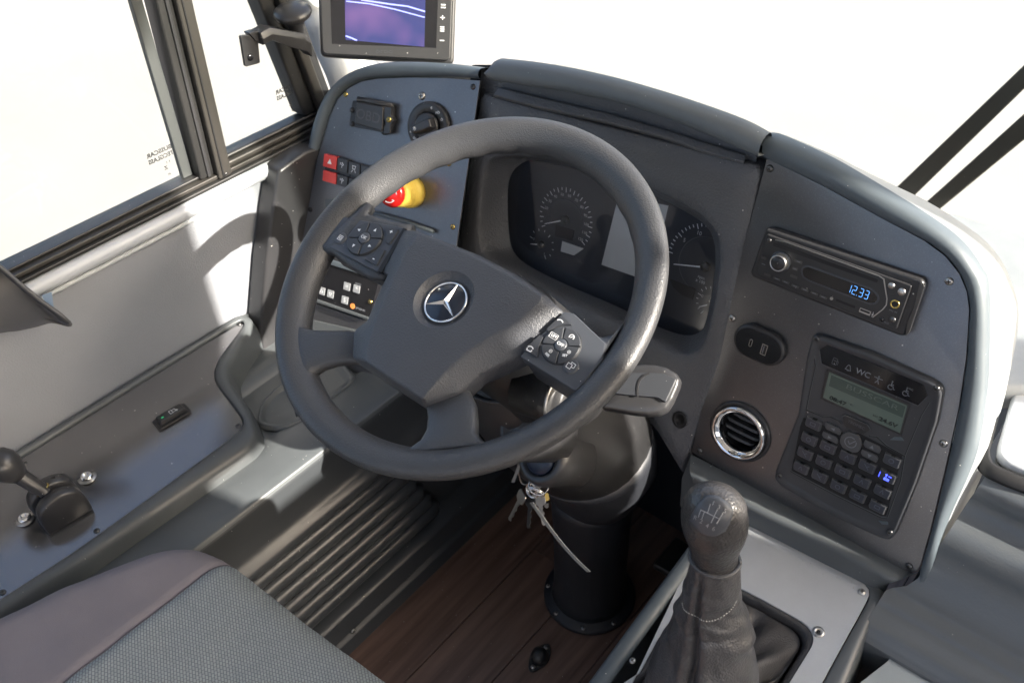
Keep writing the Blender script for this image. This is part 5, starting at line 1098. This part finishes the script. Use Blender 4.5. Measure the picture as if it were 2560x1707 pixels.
loft('boot_seat', [[FP.p(a,b,-.002) for a,b in mixp(PP,HH,.985)], [FP.p(a,b,-.001) for a,b in h9], [FP.p(ch[0]+(a-ch[0])*.90, ch[1]+(b-ch[1])*.90, -.004) for a,b in HH], [FP.p(ch[0]+(a-ch[0])*.86, ch[1]+(b-ch[1])*.86, -.02) for a,b in HH], [FP.p(ch[0]+(a-ch[0])*.80, ch[1]+(b-ch[1])*.80, -.06) for a,b in HH], [FP.p(ch[0]+(a-ch[0])*.05, ch[1]+(b-ch[1])*.05, -.062) for a,b in HH]], m_leather, gc, caps=(False, False))
screw(FP, *FP.k('C5', 1560, 930), .0012, .0048, gc, m_satin); screw(FP, *FP.k('C4', 935, 1460), .0012, .0042, gc, m_satin)
fw = FP.sub(*FP.k('C5', 1255, 1210), .001); revolve('rivet', fw, [(.0072,0),(.0068,.0012),(.004,.0016),(.0028,.0004)], m_satin, gc, n=24); prism('rivet_core', circ(0,0,.0022,12), fw, 0, .0012, m_dark, gc, bevel=0)
# left rail of the console (long bar from dash to the rear) and right border
ra = [FP.k('C5', *q, .006) for q in ((0,1050),(335,595))]; rb_ = [FP.k('C5', *q, .006) for q in ((0,1250),(372,735))]
def ext(a, b, L): d = (Vector(a)-Vector(b)).normalized(); return tuple(Vector(a)+d*L)
RA = [ext(ra[0], ra[1], .25), ra[0], ra[1], ext(ra[1], ra[0], .10)]; RB = [ext(rb_[0], rb_[1], .25), rb_[0], rb_[1], ext(rb_[1], rb_[0], .08)]
RA, RB = [[(p.x,p.y) for p in resamp([(a,b,0) for a,b in L], 10)] for L in (RA, RB)]
rg = [[FP.p(a,b,-.06-.0*i)+V(.004,0,0) for i,(a,b) in enumerate(RA)]]
rg = [[V(p.x+.03, p.y, 0.0) for p in [FP.p(a,b,0) for a,b in RA]]] + rg + [[FP.p(a,b,-.002) for a,b in RA], [FP.p(a,b,.005) for a,b in mixp(RA,RB,.12)], [FP.p(a,b,.0075) for a,b in mixp(RA,RB,.35)], [FP.p(a,b,.0065) for a,b in mixp(RA,RB,.85)], [FP.p(a,b,.002) for a,b in mixp(RA,RB,1.0)], [FP.p(a,b,-.004) for a,b in mixp(RA,RB,1.02)]]
loft('left_rail', rg, m_bord, gc, closed=False)
bi = C5p(((1560,850),(1606,882),(1626,935),(1608,990),(1288,1568))); bo = C5p(((1680,900),(1745,925),(1740,975),(1640,1110),(1460,1568)), -.0)
bi += [ext(bi[-1], bi[-2], .25)]; bo += [ext(bo[-1], bo[-2], .25)]
bi, bo = [[(p.x,p.y) for p in resamp([(a,b,0) for a,b in L], 30)] for L in (bi, bo)]
loft('right_border', [[FP.p(a,b,h) for a,b in mixp(bi,bo,t)] for t,h in ((0,-.004),(0,.0008),(.1,.0016),(.5,.0024),(.85,.0012),(1,-.006))] + [[FP.p(a,b,-.07)+V(.006,0,0) for a,b in bo]], m_cons, gc, closed=False)
# ------------------------------------------------------------------ gear lever
gl_ = empty('gear_lever', (.39,-.08,.38), 'black leather gear lever with shift pattern on the knob and stitched gaiter', 'gear lever')
rows = [(548,186,8,.785),(545,196,75,.787),(540,225,140,.790),(532,280,190,.795),(528,340,215,.800),(526,400,226,.806),(524,460,222,.812),(522,520,205,.820),(522,580,178,.828),(524,640,158,.838),(526,700,152,.847),(528,770,150,.858),(528,815,140,.866)]
def gring(X, Y, rpx, dist, n=40, ecc=.92, noise=0, seed=0, crease=0):
    c = CAM + ray('C5', X, Y)*dist; rw = rpx*.35515/FPX*dist; vd = ray('C5', X, Y); ax = V(-.02, .05, 1).normalized()
    s = vd.cross(ax).normalized(); f = ax.cross(s).normalized(); out = []
    for j in range(n):
        t = 2*pi*j/n; k = 1
        if noise: k += noise*(sin(3*t+seed*1.3)+.6*sin(5*t-seed*2.1)+.4*sin(8*t+seed*3))
        if crease:
            dd = abs((t-crease+pi) % (2*pi)-pi); k -= .16*math.exp(-(dd/.12)**2)
        out.append(c + s*(rw*k*cos(t)) + f*(rw*k*ecc*sin(t)))
    return out
# knob: rings stacked perpendicular to the lever, top tilted to the driver
kn_c = CAM + ray('C5', 530, 400)*.806
rg = [gring(X, Y, r, d_) for X, Y, r, d_ in rows[4:]]
# dome of the knob
base = rg[0]; cb = sum(base, V(0,0,0))/len(base); top_c = CAM + ray('C5', 545, 300)*.785
dome = []
for a in (.98,.92,.82,.68,.5,.3,.1):
    hgt = sqrt(1-a*a); dome.append([cb + (p-cb)*a + (V(.0,-.004,.027))*hgt for p in base])
kno = loft('knob', dome[::-1]+rg, m_knob, gl_)
from mathutils.bvhtree import BVHTree
kb_ = BVHTree.FromPolygons([v.co+kno.location+V(gl_.location) for v in kno.data.vertices], [list(p.vertices) for p in kno.data.polygons])
def drape(P, off):
    d = (P-CAM).normalized(); hit = kb_.ray_cast(CAM, d)
    return hit[0]-d*off if hit[0] else P
def drape_obj(o, off):
    base = V(gl_.location)+o.location
    for v in o.data.vertices: v.co = drape(v.co+base, off + (0))-base
nI = (V(-.1,-.55,.80)).normalized(); FI2 = Fr(CAM + ray('C5', 500, 390)*.771, V(.96,.20,.12), nI)
ins = [FI2.k('C5', *q) for q in ((468,247),(520,243),(575,262),(640,325),(650,365),(635,420),(598,490),(520,532),(430,512),(352,432),(348,402),(400,310))]
insr = catr(ins, True, 4); ci = (sum(p[0] for p in insr)/len(insr), sum(p[1] for p in insr)/len(insr))
loft('shift_pattern_plate', [[FI2.p(ci[0]+(a-ci[0])*s, ci[1]+(b-ci[1])*s, h) for a, b in insr] for s, h in ((1.02,-.014),(1.0,-.0012),(.97,-.001),(.9,-.0004),(.7,.0),(.5,.0),(.3,.0),(.02,.0004))], m_insert, gl_)
ipl = [o for o in gl_.children if o.name.startswith('shift_pattern_plate')][0]; nn = len(insr); base_ = V(gl_.location)+ipl.location
for i, v in enumerate(ipl.data.vertices): v.co = drape(v.co+base_, (-.002,.0002,.0013,.0018,.0018,.0018,.0018,.0018)[i//nn])-base_
m_eng = mat('engraved', (.30,.30,.31), .4)
def I(*q): return FI2.k('C5', *q, .0005)
strokes('shift_lines', FI2, [[I(428,348),I(558,412)],[I(495,308),I(475,372)],[I(545,345),I(500,440)],[I(583,372),I(540,445)],[I(428,348),I(410,400)],[I(452,365),I(435,412)]], .0006, m_eng, gl_, h=.0003)
drape_obj([o for o in gl_.children if o.name.startswith('shift_lines')][0], .0036)
rt = atan2(I(558,412)[1]-I(428,348)[1], I(558,412)[0]-I(428,348)[0])
for s, q in (('1',(515,303)),('3',(556,330)),('5',(598,358)),('R',(388,405)),('2',(430,430)),('4',(473,462)),('6',(518,483))): drape_obj(text(s, FI2, *I(*q), .0052, m_eng, gl_, h=.0004, rot=rt+.1), .0036)
bt = [(526,690,158,.846,0),(528,760,168,.856,.006),(522,830,176,.868,.012),(512,900,186,.880,.02),(506,960,194,.892,.028),(500,1010,205,.902,.018),(500,1060,222,.912,.014),(505,1110,243,.922,.020),(510,1180,266,.934,.030),(505,1260,280,.948,.035),(485,1340,302,.962,.04),(462,1420,330,.975,.045),(445,1500,350,.988,.05),(440,1600,365,1.004,.05),(440,1720,370,1.025,.05),(470,1900,380,1.06,.05)]
def lerpb(f):
    i = min(int(f), len(bt)-2); u = f-i; return [bt[i][k]*(1-u)+bt[i+1][k]*u for k in range(5)]
rg = []; NG = 90
for i in range(NG+1):
    f = (len(bt)-1)*i/NG; X, Y, r, d_, nz = lerpb(f); ring = gring(X, Y, r, d_, n=120); c = sum(ring, V(0,0,0))/120; out_ = []
    for j, p in enumerate(ring):
        t = 2*pi*j/120; k = 1.0; dd = abs((t-(4.24+.022*f)+pi) % (2*pi)-pi)
        k -= .26*min(1, f/2)*math.exp(-(dd/.085)**2) - .06*math.exp(-((dd-.25)/.14)**2)
        for t0, f0, wt, wf, am, tl in ((4.3,2.2,.6,.28,.10,.5),(5.2,3.3,.8,.22,-.09,-.5),(3.6,3.6,.5,.25,.08,.8),(4.9,5.2,.7,.35,.10,.7),(5.6,4.4,.4,.4,-.09,.9),(4.7,6.6,.9,.25,-.07,-.4),(5.9,7.6,.6,.5,.09,.4),(3.4,6.2,.5,.6,.09,-.6),(4.4,9.2,.8,.5,.06,.9),(5.3,8.6,.5,.8,-.06,-1.0),(3.2,9.5,.4,.9,.08,.3),(.4,6,.9,.6,.10,.4),(.2,9,.7,.7,-.08,.5),(3.0,4.5,.5,.4,-.08,.5)):
            dt = (t-t0+pi) % (2*pi)-pi; k += am*math.exp(-(dt/wt)**2-((f-f0-tl*dt)/wf)**2)
        k += .008*sin(7*t+f*1.7)+.006*sin(13*t-2.3*f)
        out_.append(c+(p-c)*k)
    rg.append(out_)
g_o = loft('gaiter', rg, m_leather, gl_, caps=(False, False))
gbv = BVHTree.FromPolygons([v.co+g_o.location+V(gl_.location) for v in g_o.data.vertices], [list(p.vertices) for p in g_o.data.polygons])
torus_pts = gring(526,692,160,.846,n=40); tube('gaiter_hem', torus_pts+[torus_pts[0]], .0026, m_leather, gl_, n=8)
# stitches along the band
sg = catr([(300,1000),(305,1040),(335,1072),(400,1100),(440,1128),(500,1132),(560,1110),(620,1070),(660,1025),(682,985)], False, 3)
for i in range(len(sg)-1):
    (xa, ya), (xb, yb) = sg[i], sg[i+1]; Q = []
    for q in (.15, .42, .70):
        d = ray('C5', xa+(xb-xa)*q, ya+(yb-ya)*q); h_ = gbv.ray_cast(CAM, d)
        if h_[0]: Q.append(h_[0]-d*.0006)
    if len(Q) == 3: tube('stitch', Q, .00062, m_thread, gl_, n=5)
# leather folds spread over the plate opening
fo = [FP.p(ch[0]+(a-ch[0])*.84, ch[1]+(b-ch[1])*.84, -.012) for a, b in HH]; cf = sum(fo, V(0,0,0))/len(fo); lb_ = V(.385,-.06,.44); rg = []
for k in range(14):
    s = k/13; ring = []
    for i, p in enumerate(fo):
        t = 2*pi*i/len(fo); base = p.lerp(lb_+(p-cf)*.35, s)
        ring.append(base + V(0,0,-.018*sin(pi*s) + .010*sin(pi*s)*sin(5*t+2*s) + .006*sin(pi*s)*sin(9*t-3*s+1)))
    rg.append(ring)
gs = loft('gaiter_skirt', rg, m_leather, gl_, caps=(False, False)); gs.modifiers.new('sub', 'SUBSURF').render_levels = 1
# ------------------------------------------------------------------ right body of the dashboard
rb2 = empty('dash_side_body', (.7,.2,0), 'grey moulded body right of the dash panel with shelf, rolled edges and dark flat face', 'dashboard side')
def zz(T, X, Y, z): return at(T, X, Y, EZ, (0,0,z))
pA = zz('C6',720,560,.56); pB = zz('C6',650,790,.50); pC = zz('C6',640,870,.475); pD = zz('C6',450,1190,.405); pE = zz('C6',270,1240,.385); pF = zz('C6',240,1340,.375)
prof = [(pA.y+.20,.575),(pA.y+.05,.575),(pA.y+.012,.572),(pA.y-.004,.560),(pA.y-.008,.545),(pA.y-.006,.53),(pB.y+.004,.515),(pB.y-.012,.500),(pB.y-.022,.480),(pB.y-.026,.46),(pD.y+.010,.42),(pD.y+.004,.408),(pD.y-.010,.400),(pE.y+.008,.392),(pE.y-.012,.388),(pF.y+.004,.380),(pF.y-.004,.368),(pF.y-.004,.33),(pF.y-.004,.0)]
def profsm(P, n=3): return [(p.x, p.y) for p in cr([(a,b,0) for a,b in P], n=n)]
ps = profsm(prof)
def shx(x): return [V(x + (.0), y, z) for y, z in ps]
x0s = [pA.x-.006]*1
rg = []
for x, dy in ((0,0),(.02,.0),(.1,0),(.3,0),(.9,0)):
    ring = []
    for y, z in ps:
        s = min(1, max(0, (z-.38)/.19)); xs = pE.x-.006 + (pA.x-pE.x)*s + .022*min(1, max(0, (z-.405)/.02)); ring.append(V(xs+x, y+dy+.0, z))
    rg.append(ring)
loft('shelf_and_face', rg, m_body, rb2, closed=False)
ldo = [zz('C6', *q, .588) for q in ((1000,-300),(985,0),(930,200),(872,400),(868,450),(905,490),(991,528),(1300,640))]
ldl = [(p.x,p.y) for p in ldo] + [(ldo[-1].x+.2, ldo[-1].y+.0), (ldo[0].x+.5, ldo[0].y)]
o = prism('storage_lid', rnd(ldl, .02), Fr((0,0,0), EX, EZ), .574, .588, m_lid, None, bevel=.004); tag(o, 'pale storage lid on the far right shelf beside a black gap', 'lid')
gp = [zz('C6', *q, .5755) for q in ((890,-200),(900,0),(860,150),(832,250),(795,400),(790,480),(820,530),(900,570),(991,606),(1300,720))]
tube('lid_gap', cr(gp, n=4), .009, m_dark, rb2, n=8, flat=.3)
o = prism('armrest_box', rnd([(pF.x+.030,pF.y-.005),(pF.x+.0255,pF.y+.0),(pF.x+.30,pF.y+.012),(pF.x+.34,pF.y-.4),(pF.x-.09,pF.y-.4)], .012), Fr((0,0,0), EX, EZ), .0, .362, m_bord if 0 else mat('bin_plastic', (.30,.33,.34), .36, mottle=.2), None, bevel=.012, seg=5); tag(o, 'rounded grey bin cover in the bottom right corner beside the gear console', 'bin')
lt_ = empty('bin_latch', zz('C6', 780, 1530, .37), 'small dark barrel latch on the edge above the grey bin', 'latch')
la = zz('C6', 735, 1535, .375); tube('barrel', [la, la+V(.02,-.002,0), la+V(.022,-.002,0), la+V(.06,-.004,0)], .008, m_bord, lt_, n=16)
prism('latch_plate', rrect(la.x+.045, la.y+.022, .08, .02, .004), Fr((0,0,0), EX, EZ), .372, .381, m_black, lt_, bevel=.003)
# ------------------------------------------------------------------ seat
se_ = empty('driver_seat', (.05,-.6,.0), 'driver seat cushion in grey knit cloth with mauve grey side bolster', 'seat')
def seatz(x, y):
    # outline distance based rounding
    fx = -.172 - .052*min(1, max(0, (-.335-y)/.12)) - .06*max(0, (-.455-y)/.2)
    fy = -.305 + .02*(x/.3) - .9*max(0, -.085-x)**2*3
    d1 = x-fx; d2 = fy-y; d = min(d1, d2) if min(d1,d2) < .0 else min(d1, d2); r = .035
    k = 0
    for q in (d1, d2):
        if q < r: k += (1-sqrt(max(0, 1-((r-q)/r)**2)))*r if q > 0 else r+(-q)*3
    return .524-k - .003*math.exp(-((x+.10)/.005)**2) - .010*min(1, max(0, (x+.10)/.12)) + .004*sin(x*9+y*7) + .0005*sin(x*31+8*sin(y*13)) + .0004*sin(y*37+5*sin(x*17))
def seatgrid(name, m, xs, ys):
    rg = [[V(x, y, max(.34, seatz(x, y))) for x in xs] for y in ys]; vs = [p for r in rg for p in r]; n = len(xs)
    fs = [[i*n+j, i*n+j+1, (i+1)*n+j+1, (i+1)*n+j] for i in range(len(ys)-1) for j in range(n-1)]
    o = obj(name, vs, fs, m, se_, smooth=True); return o
ysr = [-.29-.0035*i for i in range(120)]
def lin(a, b, n): return [a+(b-a)*i/n for i in range(n+1)]
seatgrid('side_bolster', m_mauve, lin(-.36,-.1006,70), ysr)
seatgrid('seat_centre', m_knit, lin(-.0998,.27,90), ysr)
# seam
tube('seam', [V(-.1002, y, seatz(-.1002, y)+.0002) for y in lin(-.315,-.68,60)], .0009, mat('seam_thread', (.05,.045,.055), .8), se_, n=6)
# ------------------------------------------------------------------ monitor
mo = empty('camera_monitor', (-.4,.35,.85), 'black reversing camera monitor showing a bluish picture above the left dash', 'monitor')
mc = CAM + ray('A', 890, 20)*1.46
uM = (CAM + ray('A', 1035, 142)*1.46) - (CAM + ray('A', 742, 130)*1.46)
FM = Fr(mc, uM, -ray('A', 890, 60) + V(.0,-.0,.10))
def MO(pts, h=0): return [FM.k('B2', x, y, h) for x, y in pts]
bl, br = FM.k('B2', 335, 425), FM.k('B2', 1335, 478); tl, t_r = (bl[0]-.004, bl[1]+.150), (br[0]+.003, br[1]+.150)
back = rnd([ (bl[0]-.004,bl[1]-.004), (br[0]+.006,br[1]-.006), (t_r[0]+.006,t_r[1]), (tl[0]-.003,tl[1])], .009)
prism('monitor_body', back, FM, -.026, -.004, m_black, mo, bevel=.005, seg=3)
prism('monitor_bezel', rnd([bl, br, t_r, tl], .008), FM, -.006, .003, m_black, mo, bevel=.002, seg=3)
sc1 = MO(((408,345),(1225,378)), .003); prism('screen_glass', [sc1[0], sc1[1], (sc1[1][0]+.003, t_r[1]-.012), (sc1[0][0]-.002, t_r[1]-.012)], FM, .003, .0034, m_shiny, mo, bevel=0)
p1 = MO(((516,312),(1130,368)), .0035); p1 = [MO(((514,315),), .0035)[0], MO(((1132,370),), .0035)[0]]
prism('screen_picture', [p1[0], p1[1], (p1[1][0]+.002, t_r[1]-.014), (p1[0][0]-.0005, t_r[1]-.014)], FM, .0034, .0037, m_screen, mo, bevel=0)
def PX(*q): return FM.k('B2', *q, .0038)
strokes('picture_line', FM, [[PX(522,12),PX(700,32),PX(900,75),PX(1132,138)]], .0018, m_sline, mo, h=.0037)
strokes('picture_line', FM, [[PX(640,2),PX(860,35),PX(1000,52),PX(1134,92)]], .0022, m_sline, mo, h=.0037)
strokes('picture_line', FM, [[PX(518,285),PX(560,300),PX(600,318)]], .0022, m_sline, mo, h=.0037)
text('proo', FM, *FM.k('B2', 818, 402, .003), .0095, m_key, mo, h=.0031, sx=1.4, ext=.0004)
a, b = PX(1280, 45); strokes('symbol', FM, [[(a-.003,b+.001),(a+.003,b+.001)],[(a-.003,b-.003),(a-.002,b-.003)],[(a-.0005,b-.003),(a+.0005,b-.003)],[(a+.002,b-.003),(a+.003,b-.003)]], .0016, m_print, mo, h=.0034)
a, b = PX(1275, 140); strokes('symbol', FM, [[(a-.003,b),(a+.003,b)],[(a,b-.003),(a,b+.003)]], .0011, m_print, mo, h=.0034)
a, b = PX(1272, 230); strokes('symbol', FM, [[(a-.003,b+d),(a+.003,b+d)] for d in (-.003,0,.003)], .0011, m_print, mo, h=.0034)
a, b = PX(1270, 320); strokes('symbol', FM, [[(a-.003,b),(a+.003,b)]], .0011, m_print, mo, h=.0034)
tube('monitor_stand', [FM.p(.02,-.03,-.02), FM.p(.02,-.06,-.05), FM.p(.02,-.10,-.09)], .012, m_black, mo, n=14)
# ------------------------------------------------------------------ floor stop, wipers outside
fc = empty('floor_stop', (.06,.035,0), 'small black rubber floor stop with two bolts on the wooden floor', 'floor stop')
fa, fb = zz('C4', 515, 1395, .004), zz('C4', 452, 1490, .004); fm = (fa+fb)/2; dd = (fa-fb); ff = Fr((fm.x,fm.y,.001), (dd.x,dd.y,0), EZ); L2 = dd.length/2
prism('base_plate', catr([(L2+.008,0),(L2,.009),(.0,.016),(-L2,.009),(-L2-.008,0),(-L2,-.009),(0,-.016),(L2,-.009)], True, 5), ff, 0, .004, m_rubber, fc, bevel=.001)
revolve('rubber_dome', ff, [(.015,.003),(.0145,.010),(.012,.017),(.007,.021),(.0005,.022)], m_rubber, fc, n=28)
for s in (-1,1): screw(ff, s*L2, 0, .004, .0042, fc, m_satin)
wiper_c = (((2352,150),(2352,205),(2105,445),(2072,418)), ((2352,262),(2352,322),(2172,470),(2138,455)))
for i, qd in enumerate(wiper_c):
    nW = V(0,-1,.1).normalized(); q0 = (0,1.12,.6); P = [at('A', x, y, nW, q0) for x, y in qd]
    P[0] = P[0]+(P[0]-P[3])*.8; P[1] = P[1]+(P[1]-P[2])*.8; P[3] = P[3]-(P[0]-P[3])*.06; P[2] = P[2]-(P[1]-P[2])*.06
    vs = P + [p+nW*-.014 for p in P]
    o = obj('wiper_arm', vs, [[0,1,2,3],[7,6,5,4],[0,4,5,1],[1,5,6,2],[2,6,7,3],[3,7,4,0]], m_alu, None, bevel=.003)
    tag(o, ('upper of the two dark wiper arms outside the windscreen at the right', 'lower of the two dark wiper arms outside the windscreen at the right')[i], 'wiper arm', 'wiper arms outside the windscreen')

# crumbs and lint lying on the ledges
rc = random.Random(3); vs = []; fs = []
def crumb(c, n, r):
    n = V(n).normalized(); u = n.orthogonal().normalized(); v = n.cross(u); k = len(vs); a = rc.uniform(0, 6.3); l = rc.uniform(.6, 2.2)
    for q in range(4): t = a+q*pi/2; vs.append(c+(u*cos(t)+v*sin(t))*(r*(l if q % 2 else .6)))
    vs.append(c+n*r*.8); fs.extend([[k,k+1,k+4],[k+1,k+2,k+4],[k+2,k+3,k+4],[k+3,k,k+4]])
for (X0, Y0), (X1, Y1), m_ in (((420,150),(1700,850),34), ((700,500),(1550,900),10)):
    for i in range(m_):
        t = rc.random(); X = X0+(X1-X0)*t; Y = Y0+(Y1-Y0)*t+rc.uniform(-25,25)
        h = FP.k('C5', X, Y, .014); crumb(FP.p(*h, .0142) if m_ > 20 else FP.p(*FP.k('C5', X, Y, .001), .0012), (0,-.3,1), rc.uniform(.0003,.0009))
for i in range(60):
    x = rc.uniform(-.50,-.28); y = rc.uniform(-.5,.05); crumb(FC.p(x-FC.O.x, y, .0008), FC.n, rc.uniform(.0003,.0008))
for i in range(90):
    crumb(V(rc.uniform(-.18,.2), rc.uniform(-.15,.3), .0018), EZ, rc.uniform(.0003,.0009))
cr_o = obj('crumbs', vs, fs, m_thread, None); cr_o['label'] = 'tiny pale crumbs and lint scattered on the dark consoles'; cr_o['category'] = 'crumbs'; cr_o['kind'] = 'stuff'
